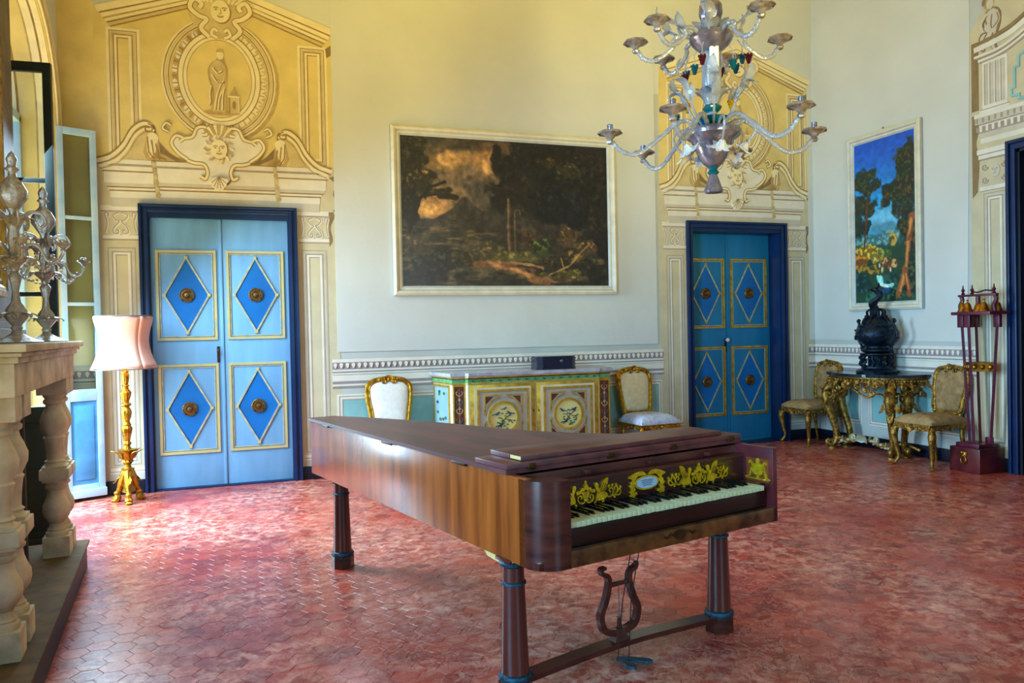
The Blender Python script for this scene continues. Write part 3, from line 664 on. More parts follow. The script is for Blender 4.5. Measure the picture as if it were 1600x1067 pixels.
def putto(m):
    m.lay = 30
    T = lambda P: [(-x, z) for x, z in P]
    m.fill(T(spline([(5.36, 3.89), (5.39, 4.0), (5.36, 4.06), (5.30, 4.07), (5.33, 4.2), (5.30, 4.25), (5.22, 4.26), (5.17, 4.2), (5.17, 4.1), (5.20, 4.02), (5.22, 3.95), (5.20, 3.86), (5.24, 3.85), (5.29, 3.98), (5.33, 3.98), (5.33, 3.89)], 4)), UMBER)
    m.fill(T(spline([(5.35, 3.90), (5.375, 4.0), (5.35, 4.045), (5.29, 4.06), (5.31, 4.19), (5.29, 4.24), (5.225, 4.245), (5.19, 4.18), (5.20, 4.08), (5.225, 4.0), (5.235, 3.94), (5.22, 3.87), (5.245, 3.87), (5.29, 4.0), (5.34, 3.98), (5.335, 3.90)], 4)), STONEM)
    m.fill(oval(-5.285, 4.315, .05, .06, 18), TAN); m.fill(oval(-5.27, 4.30, .036, .046, 16), STONEM); m.line(arc(-5.285, 4.33, .05, .05, 20, 200, 8), .03, UMBER)
    m.line(T(spline([(5.30, 4.22), (5.36, 4.15), (5.34, 4.08), (5.28, 4.12)], 4)), .036, STONEM); m.line(T(spline([(5.21, 4.22), (5.19, 4.13), (5.25, 4.08), (5.31, 4.07)], 4)), .036, STONEM)
    for P in ([(5.30, 4.2), (5.345, 4.14), (5.325, 4.07)], [(5.20, 4.2), (5.185, 4.13), (5.24, 4.075)], [(5.25, 4.2), (5.26, 4.12), (5.25, 4.07)], [(5.30, 4.05), (5.34, 3.99)], [(5.24, 4.03), (5.27, 3.98)]): m.line(T(spline(P, 3)), .01, UMBER)
piece('painted_putto', e3, putto)
# ------------------------------------------------------------------ doors
def frame_profile(m, hw, top, w, dep, mt):
    """moulded architrave: three stepped members round three sides"""
    for (a, c, d) in ((0, w*.34, dep), (w*.34, w*.62, dep*.55), (w*.62, w, dep*.8)):
        o, i = hw-a, hw-c
        m.use(mt)
        for sg in (-1, 1):
            x0, x1 = sorted((sg*o, sg*i)); m.box(x0, -d, 0, x1, .0, top-a, .004)
        m.box(-i, -d, top-c, i, .0, top-a, .004)
def rosette(m, r):
    m.T = Matrix.Rotation(R(90), 4, 'X')
    m.use(ROSE).lathe([(r, 0), (r, .012), (r*.86, .02), (r*.78, .012), (r*.6, .014), (r*.52, .022), (r*.34, .014), (r*.3, .03), (r*.12, .034), (0, .036)], n=24, flute=0)
    for k in range(20):
        a = 2*math.pi*k/20; m.ell((r*.93*math.cos(a), r*.93*math.sin(a), .014), r*.09, 6, 4)
    for k in range(12):
        a = 2*math.pi*k/12; m.ell((r*.43*math.cos(a), r*.43*math.sin(a), .018), r*.08, 6, 4)
    m.T = None
def make_door(name, xc, depth, base, ros_col, trimg, framem, jamb):
    d = tag(empty(name, (xc, BACK, 0)), kind='structure')
    fm = MB(); frame_profile(fm, .685, 2.595, .075, .045, framem)
    fm.use(jamb)
    for sg in (-1, 1):
        x0, x1 = sorted((sg*.619, sg*.60)); fm.box(x0, -.002, 0, x1, depth+.05, 2.5)
    fm.box(-.6, -.003, 2.478, .6, depth+.05, 2.499); fm.box(-.615, -.012, 2.478, .615, .001, 2.525)
    fm.build('door_frame', d)
    sl = MB(); sl.use(framem).box(-.6, -.015, -.004, .6, depth+.05, .012); sl.build('threshold', d)
    for sg in (-1, 1):
        lf = empty('door_leaf', (sg*.3, depth, 0), 0, d)
        lb = MB(); lb.use(base).box(-.2975, 0, .016, .2975, .04, 2.478, .002); lb.build('leaf_board', lf)
        if True:
            fx = .295 if sg < 0 else -.295
            st = MB(); st.use(base).box(fx-.014, -.012, .018, fx+.012, 0, 2.476, .004) if sg < 0 else None
            if sg < 0: st.build('meeting_bead', lf)
        for zc in (1.775, .732):
            h = .40; x0, x1 = -.268+(.02 if sg < 0 else .02), .222+(.02 if sg < 0 else .02)
            px = (x0+x1)/2
            mo = MB()
            for (ins, wd, dp, mt) in ((0, .024, .014, trimg[0]), (.022, .008, .008, trimg[1])):
                a, c, z0, z1 = x0+ins, x1-ins, zc-h+ins, zc+h-ins
                mo.line([(a, z0), (c, z0), (c, z1), (a, z1)], wd, mt, True, dp)
            mo.build('panel_moulding', lf, smooth=False)
            dm = MB(); wv, hv = .19, .345
            dm.fill([(px-wv, zc), (px, zc-hv), (px+wv, zc), (px, zc+hv)], DIAM, .004)
            dm.line([(px-wv, zc), (px, zc-hv), (px+wv, zc), (px, zc+hv)], .015, trimg[1], True, .012)
            for (a, c) in ((px-wv, zc), (px+wv, zc), (px, zc-hv), (px, zc+hv)):
                dm.rect(a-.013, c-.013, a+.013, c+.013, trimg[0], .016)
            dm.build('diamond', lf, smooth=False)
            ro = MB(); rosette(ro, .066); o = ro.build('rosette', lf); o.location = (px, -.002, zc)
    return d
door1 = make_door('door_1', D1, .03, DOORB, BRASS, (GILTP, GILTW), NAVY, NAVY)
k = MB(); k.use(BRONZE).box(-.012, -.008, 1.15, .012, 0, 1.30, .003).tube([(0, -.008, 1.26), (0, -.035, 1.26)], .006).ell((0, -.04, 1.255), (.014, .014, .022)); k.build('lock', door1, loc=(-.045, .03, 0))
door2 = make_door('door_2', D2, .20, DOORT, BRASS, (GILT, GILTW), NAVY, NAVY)
k = MB(); k.use(BRONZE).box(-.015, -.008, 1.08, .015, 0, 1.24, .003).use(WHITEP).tube([(0, -.008, 1.22), (0, -.05, 1.22)], .009).ell((0, -.055, 1.22), (.026, .018, .026)); k.build('lock', door2, loc=(-.04, .20, 0))
# the doorway in the right wall
d3 = tag(empty('door_3', (RIGHT, 4.4, 0), R(-90)), kind='structure')
fm = MB(); frame_profile(fm, .71, 3.0, .085, .05, NAVY); fm.build('door_frame', d3)
jb = MB(); jb.use(NAVYD).box(-.619, -.003, 0, -.60, .26, 2.979).box(.60, -.003, 0, .619, .26, 2.979).box(-.6, -.003, 2.90, .6, .26, 2.979).box(-.64, -.012, 0, -.60, .001, 2.979).box(-.64, -.012, 2.89, .64, .001, 2.98); jb.build('door_jamb', d3)
lf = MB(); lf.use(NAVYD).box(-.6, .2, .01, .6, .25, 2.9); lf.build('door_leaf', d3)
lm = MB(); lm.use(NAVYD)
for zc in (2.2, .8): lm.box(-.5, .185, zc-.55, -.06, .2, zc+.55, .004).box(.06, .185, zc-.55, .5, .2, zc+.55, .004)
lm.build('door_panel', d3)
# ------------------------------------------------------------------ window: two open casement leaves
win = tag(empty('window_1', (LEFT, 6.585, 0)), kind='structure')
def casement(a, b, h, m, mid):
    """leaf from plan point a to b (world), height h; parts are children of the leaf"""
    ax, ay = a; bx, by = b; L_ = math.hypot(bx-ax, by-ay); ang = math.atan2(by-ay, bx-ax)
    lf = empty('casement_leaf', (ax-LEFT, ay-6.585, 0), ang, win)
    fr = MB(); fr.use(m); t = .022
    fr.box(0, -t, .03, .05, t, h, .004).box(L_-.05, -t, .03, L_, t, h, .004)
    fr.box(.05, -t, h-.06, L_-.05, t, h, .003).box(.05, -t, .03, L_-.05, t, .14, .003).box(.05, -t, .86, L_-.05, t, .96, .003)
    fr.build('casement_frame', lf)
    pn = MB(); pn.use(mid).box(.05, -.008, .14, L_-.05, .008, .86).box(.075, -.016, .18, L_-.075, .016, .82, .006); pn.build('casement_panel', lf)
    for z in (1.68, 2.42):
        g = MB(); g.use(m).box(.05, -.014, z, L_-.05, .014, z+.03, .003); g.build('glazing_bar', lf)
    for z0, z1 in ((.96, 1.68), (1.71, 2.42), (2.45, h-.06)):
        p = MB(); p.use(PANE).box(.05, -.002, z0, L_-.05, .002, z1); p.build('pane', lf)
    sb = MB(); sb.use(m).box(-.005, -t-.02, .03, L_+.005, -t, .10, .004); sb.build('weather_board', lf)
casement((LEFT+.005, 7.435), (-1.165, 7.56), 3.2, WINB, mat('casement_panel_paint', (88, 164, 222), .45, var=.16, scale=7))
casement((LEFT+.03, 5.79), (-1.135, 5.775), 3.2, WINSHADE, WINSHADE)
wf_ = MB(); wf_.use(WINB)
for y in (-.82, .82): wf_.box(-.30, y-.03, 0, -.24, y+.03, 3.25, .004)
wf_.box(-.30, -.85, 3.2, -.24, .85, 3.27, .004)
wf_.build('window_frame', win)
# ------------------------------------------------------------------ raster-painted canvases
rng = np.random.default_rng(3)
def vnoise(u, v, s, seed):
    g = np.random.default_rng(seed).random((64, 64)); x = u*s; y = v*s; xi = np.floor(x).astype(int); yi = np.floor(y).astype(int); fx = x-xi; fy = y-yi
    fx = fx*fx*(3-2*fx); fy = fy*fy*(3-2*fy); G = lambda a, b: g[a % 64, b % 64]
    return (G(xi, yi)*(1-fx)+G(xi+1, yi)*fx)*(1-fy)+(G(xi, yi+1)*(1-fx)+G(xi+1, yi+1)*fx)*fy
def fbm(u, v, s, seed, o=4): return sum(vnoise(u, v, s*2**k, seed+k)*.5**(k+1) for k in range(o))/(1-.5**o)
def sm(x, a, b): t = np.clip((x-a)/(b-a), 0, 1); return t*t*(3-2*t)
class Paint:
    def __init__(s, w, h, res):
        s.nx = int(w*res); s.ny = int(h*res); s.w = w; s.h = h
        s.u, s.v = np.meshgrid(np.linspace(0, 1, s.nx+1), np.linspace(0, 1, s.ny+1)); s.asp = w/h
        s.c = np.zeros((s.ny+1, s.nx+1, 3))
    def over(s, a, col): s.c = s.c*(1-a[..., None])+np.array(col, float)*a[..., None]
    def blob(s, u, v, ru, rv, col, soft=.5, rag=.5, sc=9, seed=1, op=1):
        d = np.sqrt(((s.u-u)/ru)**2+((s.v-v)/rv)**2)+(fbm(s.u*s.asp, s.v, sc, seed)-.5)*2*rag
        s.over((1-sm(d, 1-soft, 1+soft*.2))*op, col)
    def stroke(s, P, wd, col, rag=.3, seed=5, op=1):
        d = np.full(s.u.shape, 9.); U = s.u*s.asp
        for (a, b), (c, e) in zip(P[:-1], P[1:]):
            a *= s.asp; c *= s.asp; t = np.clip(((U-a)*(c-a)+(s.v-b)*(e-b))/((c-a)**2+(e-b)**2+1e-9), 0, 1)
            d = np.minimum(d, np.hypot(U-a-t*(c-a), s.v-b-t*(e-b)))
        d = d*(1+rag*(fbm(U, s.v, 26, seed)-.5)*2); s.over((1-sm(d, wd*.5, wd*1.1))*op, col)
    def build(s, name, parent, m):
        c = np.clip(s.c, 0, 255)/255; c = np.where(c <= .04045, c/12.92, ((c+.055)/1.055)**2.4)
        X = (s.u-.5)*s.w; Z = (.5-s.v)*s.h; n = s.nx+1
        vs = np.stack([X, np.zeros_like(X), Z], -1).reshape(-1, 3)
        I = np.arange(s.nx)[None, :]+n*np.arange(s.ny)[:, None]; F = np.stack([I, I+n, I+n+1, I+1], -1).reshape(-1, 4)
        me = bpy.data.meshes.new(name); me.from_pydata(vs.tolist(), [], F.tolist())
        at = me.color_attributes.new('paint', 'FLOAT_COLOR', 'POINT'); at.data.foreach_set('color', np.concatenate([c.reshape(-1, 3), np.ones((len(vs), 1))], 1).ravel())
        me.materials.append(m); o = bpy.data.objects.new(name, me); COL.objects.link(o); o.parent = parent; return o
def oil(name, rough):
    m = bpy.data.materials.new(name); m.use_nodes = True; N = m.node_tree.nodes; L = m.node_tree.links
    a = N.new('ShaderNodeAttribute'); a.attribute_name = 'paint'; b = N['Principled BSDF']; L.new(a.outputs['Color'], b.inputs['Base Color']); b.inputs['Roughness'].default_value = rough
    n = N.new('ShaderNodeTexNoise'); n.inputs['Scale'].default_value = 160; bp = N.new('ShaderNodeBump'); bp.inputs['Strength'].default_value = .12; bp.inputs['Distance'].default_value = .002
    L.new(n.outputs['Fac'], bp.inputs['Height']); L.new(bp.outputs[0], b.inputs['Normal']); return m
def picture_frame(m, w, h, bw, dep, cols):
    """mitred moulded frame; local x-z, facing -y"""
    prof = [(0, 0), (0, dep*.7), (bw*.25, dep), (bw*.45, dep*.85), (bw*.6, dep*.55), (bw*.8, dep*.6), (bw, dep*.35), (bw, 0)]
    C = [(-1, -1), (1, -1), (1, 1), (-1, 1)]
    for k in range(4):
        a, b = C[k], C[(k+1) % 4]
        for j in range(len(prof)-1):
            (i0, d0), (i1, d1) = prof[j], prof[j+1]
            m.use(cols[0] if j in (1, 2, 4) else cols[1])
            P = lambda c, i, d: (c[0]*(w/2-i), -d, c[1]*(h/2-i))
            m.add([P(a, i0, d0), P(b, i0, d0), P(b, i1, d1), P(a, i1, d1)], [(0, 1, 2, 3)])
# large dark landscape
p1 = tag(empty('landscape_painting', (2.662, BACK-.012, 2.605), 0), 'large dark oil landscape with ruins in a cream moulded frame above the commode', 'painting')
fm = MB(); picture_frame(fm, 2.46, 1.69, .095, .055, (FRAMEW, FRAMEG)); fm.build('frame', p1)
P = Paint(2.28, 1.51, 130); FN = fbm(P.u*P.asp, P.v, 34, 900, 4)
def foliage(u, v, ru, rv, col, hi, seed, op=1, dens=.55):
    d = np.sqrt(((P.u-u)/ru)**2+((P.v-v)/rv)**2)+(fbm(P.u*P.asp, P.v, 12, seed, 5)-.5)*1.5
    k = (1-sm(d, .75, 1.0))*op; P.over(k, col)
    P.over(k*sm(fbm(P.u*P.asp+.3, P.v, 46, seed+7, 3), dens, dens+.14)*sm(-(P.v-v)/rv-.2*(P.u-u)/ru, -.9, .6), hi)
nz = fbm(P.u*P.asp, P.v, 5, 11)
P.c[:] = np.array((50, 48, 42)); P.over(nz*.6, (68, 62, 52)); P.over(sm(P.u, .4, .75), (36, 35, 34))
for a, b, r1, r2, col, sd in ((.20, .30, .30, .34, (98, 82, 62), 21), (.15, .45, .17, .12, (176, 128, 78), 22), (.12, .49, .10, .05, (222, 166, 92), 23), (.17, .17, .13, .06, (150, 116, 72), 24), (.25, .13, .11, .07, (176, 132, 78), 29), (.21, .15, .07, .04, (196, 150, 90), 30), (.36, .14, .07, .09, (168, 124, 76), 25), (.385, .20, .05, .09, (198, 150, 92), 32), (.40, .08, .05, .04, (150, 108, 66), 33), (.27, .27, .14, .08, (118, 96, 72), 26), (.31, .32, .10, .10, (86, 76, 64), 28), (.24, .37, .08, .05, (128, 104, 74), 34), (.36, .38, .10, .08, (74, 68, 58), 35), (.46, .05, .10, .05, (96, 74, 54), 27)): P.blob(a, b, r1, r2, col, .45, .75, 9, sd, .85)
mt = .545-.12*np.exp(-((P.u-.285)/.055)**2)-.06*np.exp(-((P.u-.36)/.08)**2)-.05*np.exp(-((P.u-.2)/.06)**2)*.5-.05*(fbm(P.u, P.v*0, 14, 31)-.5)
P.over(sm(P.v-mt, -.006, .012)*.96, (58, 52, 48)); P.over(sm(P.v-mt-.03, 0, .06), (50, 46, 38))
P.over(sm(P.v-mt-.03, 0, .06)*sm(fbm(P.u*P.asp, P.v*3, 9, 33), .45, .7), (86, 74, 50)); P.over(sm(P.v, .55, .62)*sm(fbm(P.u*P.asp*.6, P.v*4, 14, 36), .55, .75)*(1-sm(P.u, .3, .5)), (106, 88, 62))
foliage(.03, .16, .10, .20, (38, 36, 28), (66, 58, 38), 41); foliage(.08, .30, .07, .10, (40, 36, 26), (120, 96, 50), 44); foliage(.03, .44, .06, .14, (36, 32, 26), (70, 56, 36), 45); foliage(.16, .37, .08, .035, (42, 36, 26), (92, 72, 42), 42); foliage(.22, .40, .05, .025, (44, 38, 28), (88, 70, 42), 43); foliage(.12, .26, .06, .05, (46, 42, 30), (140, 110, 56), 46)
P.stroke([(.035, .64), (.06, .52), (.085, .42), (.13, .34), (.20, .30)], .013, (34, 28, 22), .6); P.stroke([(.09, .41), (.15, .385), (.22, .40)], .006, (38, 32, 24), .6)
foliage(.62, .20, .22, .24, (30, 31, 30), (46, 48, 42), 51, 1, .6); foliage(.88, .28, .18, .34, (30, 30, 28), (50, 48, 38), 52, 1, .58); foliage(.74, .44, .20, .16, (28, 30, 32), (42, 46, 44), 56); foliage(.50, .36, .12, .14, (34, 33, 30), (50, 46, 38), 57); foliage(.80, .19, .06, .06, (44, 46, 34), (84, 82, 54), 53); foliage(.70, .12, .06, .05, (48, 42, 30), (96, 78, 46), 54); foliage(.95, .60, .09, .24, (34, 32, 28), (58, 50, 36), 58)
for x, y0, y1, w_, col in ((.497, .40, .80, .011, (112, 86, 56)), (.504, .42, .80, .006, (72, 56, 40)), (.527, .48, .78, .008, (92, 74, 52)), (.513, .52, .78, .006, (48, 42, 36)), (.553, .50, .76, .007, (58, 50, 42))): P.stroke([(x, y0), (x-.002, (y0+y1)/2), (x, y1)], w_, col, .5)
P.stroke([(.527, .49), (.535, .47), (.548, .47), (.553, .50)], .007, (84, 70, 52), .5)
for a, b, r1, r2, c1, c2, sd in ((.08, .76, .11, .08, (66, 54, 40), (112, 88, 58), 61), (.20, .84, .12, .08, (38, 36, 36), (70, 64, 44), 67), (.32, .82, .09, .05, (52, 46, 32), (104, 86, 48), 62), (.42, .76, .07, .08, (64, 56, 38), (122, 100, 60), 63), (.55, .80, .15, .035, (84, 78, 44), (132, 118, 62), 64), (.60, .68, .06, .08, (54, 42, 34), (96, 70, 46), 73), (.67, .72, .065, .10, (46, 52, 34), (108, 110, 56), 71), (.79, .66, .045, .08, (72, 56, 38), (142, 108, 64), 75), (.89, .72, .055, .06, (70, 56, 38), (152, 118, 70), 76), (.83, .80, .06, .06, (60, 52, 32), (132, 104, 58), 77), (.72, .84, .08, .04, (44, 40, 30), (84, 72, 42), 78), (.10, .93, .18, .07, (42, 34, 36), (72, 52, 48), 79), (.93, .90, .08, .09, (38, 36, 30), (70, 62, 44), 80)): foliage(a, b, r1, r2, c1, c2, sd, .95)
for pts, w_, col, sd in (([(.34, .85), (.42, .845), (.50, .87), (.58, .92), (.68, .985)], .030, (128, 86, 52), 65), ([(.42, .85), (.52, .88), (.60, .93)], .014, (168, 120, 74), 66), ([(.40, .84), (.50, .835), (.60, .85), (.66, .87)], .010, (150, 108, 66), 68), ([(.48, .86), (.56, .87), (.62, .89)], .008, (104, 66, 42), 69)): P.stroke(pts, w_, col, .9, sd, .9)
foliage(.76, .915, .12, .035, (78, 74, 34), (140, 126, 58), 81); P.stroke([(.69, .92), (.75, .885), (.80, .85), (.84, .78), (.90, .70)], .007, (158, 122, 72), 1.0, 82, .9); P.stroke([(.765, .87), (.752, .80)], .005, (150, 114, 64), .6, 84); P.blob(.69, .95, .05, .025, (138, 98, 66), .4, .9, 22, 83, .8); foliage(.80, .95, .12, .03, (70, 58, 38), (150, 120, 74), 85)
P.c *= (.62+.80*FN)[..., None]
c = P.build('canvas', p1, oil('varnished_oil', .32)); c.location = (0, -.014, 0)
b = MB(); b.use(FRAMEG).box(-1.15, -.012, -.77, 1.15, .004, .77); b.build('backing', p1, smooth=False)
# tall blue landscape on the right wall
p2 = tag(empty('tall_painting', (RIGHT-.012, 6.53, 2.495), R(-90)), 'tall bright blue landscape with two trees in a pale frame on the right wall', 'painting')
fm = MB(); picture_frame(fm, 1.0, 1.94, .09, .05, (FRAMEW, FRAMEG)); fm.build('frame', p2)
hk = MB(); hk.use(BRASS).tube([(0, .01, .97), (0, -.01, .985), (0, -.01, 1.0)], .006); hk.build('hook', p2)
P = Paint(.825, 1.765, 150)
t = sm(P.v, 0, .5)[..., None]; P.c[:] = np.array((6, 84, 196))*(1-t)+np.array((40, 168, 226))*t; P.blob(.5, .5, .5, .10, (150, 200, 220), .8, .4, 6, 5, .6)
P.over(sm(P.v+.08*(fbm(P.u, P.v, 6, 7)-.5), .555, .60), (40, 88, 92)); P.blob(.45, .55, .30, .05, (70, 130, 150), .5, .6, 9, 8, .8); P.over(sm(P.v+.06*(fbm(P.u, P.v, 8, 9)-.5), .63, .68), (30, 66, 44))
for a, b, r1, r2, s in ((.14, .24, .20, .10, 1), (.30, .20, .08, .05, 2), (.36, .27, .12, .04, 3), (.12, .36, .24, .10, 4), (.26, .42, .12, .06, 5), (.08, .50, .14, .10, 6), (.22, .53, .08, .05, 7)): P.blob(a, b, r1, r2, (24, 42, 34), .3, 1.0, 16, 100+s, .97)
for a, b, r1, r2, s in ((.80, .16, .16, .08, 1), (.92, .12, .12, .08, 2), (.84, .27, .26, .13, 3), (.62, .33, .16, .06, 4), (.54, .40, .10, .035, 5), (.86, .42, .22, .14, 6), (.88, .56, .20, .12, 7), (.76, .53, .10, .05, 8), (.94, .68, .10, .14, 9)): P.blob(a, b, r1, r2, (22, 38, 32), .3, 1.0, 16, 120+s, .97)
lv = fbm(P.u*P.asp, P.v, 60, 140, 3); dark = sm(-P.c.sum(-1), -150, -90); P.over(dark*sm(lv, .55, .72)*.8, (58, 84, 36)); P.over(dark*sm(fbm(P.u*P.asp, P.v, 44, 150, 3), .64, .74)*.7, (120, 78, 34))
for a, b, r1, r2, c1, c2, sd in ((.30, .62, .30, .04, (52, 110, 116), (120, 170, 160), 301), (.62, .60, .16, .04, (60, 120, 130), (140, 170, 150), 302), (.20, .69, .22, .05, (120, 100, 34), (226, 184, 60), 303), (.08, .74, .14, .05, (112, 70, 28), (214, 136, 40), 304), (.38, .73, .18, .04, (128, 112, 44), (224, 196, 84), 305), (.55, .70, .14, .04, (64, 92, 48), (150, 160, 72), 306), (.64, .63, .08, .05, (90, 84, 40), (190, 160, 70), 307), (.28, .79, .26, .035, (60, 66, 32), (170, 130, 50), 308), (.62, .77, .16, .035, (70, 60, 36), (216, 170, 96), 309), (.12, .88, .22, .07, (16, 48, 46), (36, 92, 78), 310), (.5, .95, .5, .05, (18, 54, 46), (46, 110, 80), 311), (.55, .87, .22, .05, (16, 46, 44), (40, 88, 70), 312), (.92, .86, .14, .10, (24, 36, 34), (70, 84, 40), 313)):
    d = np.sqrt(((P.u-a)/r1)**2+((P.v-b)/r2)**2)+(fbm(P.u*P.asp, P.v, 16, sd, 5)-.5)*1.5; k = 1-sm(d, .75, 1.0)
    P.over(k, c1); P.over(k*sm(fbm(P.u*P.asp+.2, P.v, 52, sd+40, 3), .48, .62), c2)
P.stroke([(.22, .36), (.20, .5), (.16, .66)], .008, (92, 52, 28), .8)
for pts, w_, col in (([(.95, .50), (.89, .64), (.86, .76), (.83, .84), (.70, .965)], .020, (150, 88, 44)), ([(.94, .52), (.88, .66), (.85, .80), (.76, .93)], .008, (206, 134, 66)), ([(.84, .82), (.88, .90), (.90, .965)], .018, (140, 80, 40)), ([(.845, .84), (.885, .93)], .006, (196, 124, 62)), ([(.89, .64), (.96, .58)], .008, (120, 70, 36))): P.stroke(pts, w_, col, .9, 321)
P.blob(.42, .860, .06, .028, (110, 206, 196), .4, .7, 24, 180); P.blob(.43, .850, .04, .014, (190, 236, 226), .4, .7, 24, 187); P.stroke([(.39, .84), (.43, .885), (.50, .905), (.64, .895)], .012, (150, 226, 214), .9); P.stroke([(.44, .893), (.56, .906)], .006, (236, 246, 240), .8); P.blob(.52, .93, .13, .02, (36, 86, 150), .4, .7, 16, 181, .9)
for x, y, col in ((.42, .775, (240, 236, 210)), (.46, .80, (226, 210, 180)), (.57, .79, (206, 70, 50)), (.60, .805, (236, 200, 170)), (.52, .76, (150, 60, 40))): P.blob(x, y, .016, .018, col, .4, .5, 24, int(x*900), .95)
P.c *= (.84+.32*fbm(P.u*P.asp, P.v, 40, 333, 3))[..., None]
c = P.build('canvas', p2, oil('tempera_paint', .45)); c.location = (0, -.014, 0)
b = MB(); b.use(FRAMEG).box(-.43, -.012, -.9, .43, .004, .9); b.build('backing', p2, smooth=False)
# ------------------------------------------------------------------ square-fronted grand piano
PT = 0.2357108
piano = tag(empty('grand_piano', (.952, 2.763, 0), PT), 'old mahogany grand piano with gilt ornaments standing in mid room', 'piano')
Z0, Z1 = .535, .858
UL, UR, VF, VT = -.040, 1.225, -.25, 2.245
bent = spline([(1.225, .10), (1.16, .215), (1.02, .33), (.888, .445), (.694, .712), (.575, 1.0), (.478, 1.374), (.37, 1.68), (.25, 1.97), (.155, 2.15), (.115, 2.225)], 3)
outer = [(UL, VT), (UL, -.14)] ; outer_r = [(UR, VF+.012), (UR, .0)]
cham = arc(.06, -.15, .10, .10, 180, 250, 8)
case = MB(); case.use(MAHO)
case.box(UL, -.15, Z0, UL+.03, VT, Z1, .002).build('case_side', piano)
tl = MB(); tl.use(MAHO).box(UL+.03, VT-.03, Z0, .115, VT, Z1, .002).build('case_tail', piano)
# bent side as a thick ribbon
bs = MB(); bs.use(MAHO)
for (a, b) in zip(bent[:-1], bent[1:]):
    n = Vector((b[1]-a[1], a[0]-b[0])).normalized()*-.028
    bs.prism([a, b, (b[0]+n.x, b[1]+n.y), (a[0]+n.x, a[1]+n.y)], Z0, Z1)
bs.build('bent_side', piano)
rs = MB(); rs.use(MAHOR).box(UR-.028, VF, Z0, UR, .11, Z1, .003).build('right_cheek', piano)
# rounded left cheek
lc = MB(); lc.use(MAHOD)
ring = [(UL, -.15)]+[(UL+.10-.10*math.cos(R(a)), -.15-.10*math.sin(R(a))) for a in range(0, 91, 10)]+[(.092, VF), (.092, -.11), (UL, -.11)]
lc.prism(ring, Z0, Z1-.003); lc.build('left_cheek', piano)
bt = MB(); bt.use(MAHOD)
inner = [(UL+.01, VF+.03), (UL+.01, VT-.01), (.11, VT-.01)]+[(x-.01, y-.01) for x, y in bent[::-1]]+[(UR-.01, VF+.03)]
bt.prism(inner, Z0+.004, Z0+.03); bt.build('bottom_board', piano)
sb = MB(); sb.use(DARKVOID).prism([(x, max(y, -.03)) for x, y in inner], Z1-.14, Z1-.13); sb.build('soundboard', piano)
# front rail, key slip and key bed
fr = MB(); fr.use(BURL).box(.085, VF, Z0, UR-.001, VF+.03, .598, .004).build('front_rail', piano)
ks = MB(); ks.use(mat('slip_mahogany', (40, 15, 13), .25, var=.2, coat=.3)).box(.092, VF+.035, .59, UR-.028, VF+.055, .678, .002).build('key_slip', piano)
kb = MB(); kb.use(MAHOD).box(.092, VF+.055, .60, UR-.028, -.02, .672).build('key_bed', piano)
nb = MB(); nb.use(mat('nameboard_mahogany', (58, 24, 18), .25, var=.2, scale=5, rgb2=(36, 14, 12), coat=.3)).box(.092, -.086, .66, UR-.028, -.07, .806, .002).build('nameboard', piano)
nr = MB(); nr.use(MAHOD).box(.092, -.094, .804, UR-.028, -.066, .816, .003).build('nameboard_cap', piano)
ci = MB(); ci.use(mat('cheek_lining', (150, 74, 34), .25, var=.2, rgb2=(92, 36, 22), coat=.3)).box(UR-.034, VF+.02, .70, UR-.028, -.11, .805).build('cheek_lining', piano)
cc = MB(); cc.use(MAHOD).box(1.150, VF+.045, .672, UR-.034, -.11, .702, .004).build('key_block', piano)
# keys
KX0, KX1, NK = .098, 1.148, 43
kw = (KX1-KX0)/NK
km = MB(); km.use(IVORY).box(.0004, VF+.008, .678, kw-.0004, -.086, .698, .0012); kwm = km.build('white_key', piano); kwm.location = (KX0, 0, 0)
for i in range(1, NK):
    c = kwm.copy(); COL.objects.link(c); c.parent = piano; c.location = (KX0+i*kw, 0, random.uniform(-.0012, .0008))
bmk = MB(); bmk.use(EBONY).add([(-.0052,-.192,.698),(.0052,-.192,.698),(.0052,-.087,.698),(-.0052,-.087,.698),(-.004,-.184,.710),(.004,-.184,.710),(.004,-.087,.710),(-.004,-.087,.710)],[(0,3,2,1),(4,5,6,7),(0,1,5,4),(1,2,6,5),(2,3,7,6),(3,0,4,7)])
bk = None
for i in range(NK-1):
    if (i+3) % 7 in (0, 1, 3, 4, 5):
        if bk is None: bk = bmk.build('black_key', piano, smooth=False); c = bk
        else: c = bk.copy(); COL.objects.link(c); c.parent = piano
        c.location = (KX0+(i+1)*kw, 0, 0)
# braces in the open front
for u in (.32, .66, 1.0):
    b = MB(); b.use(MAHOR).box(u-.012, -.066, .822, u+.012, .0, .838, .002).build('brace', piano)
wp_ = MB(); wp_.use(MAHOD).box(UL+.03, -.045, .74, UR-.028, -.025, .85, .002).build('wrest_rail', piano)
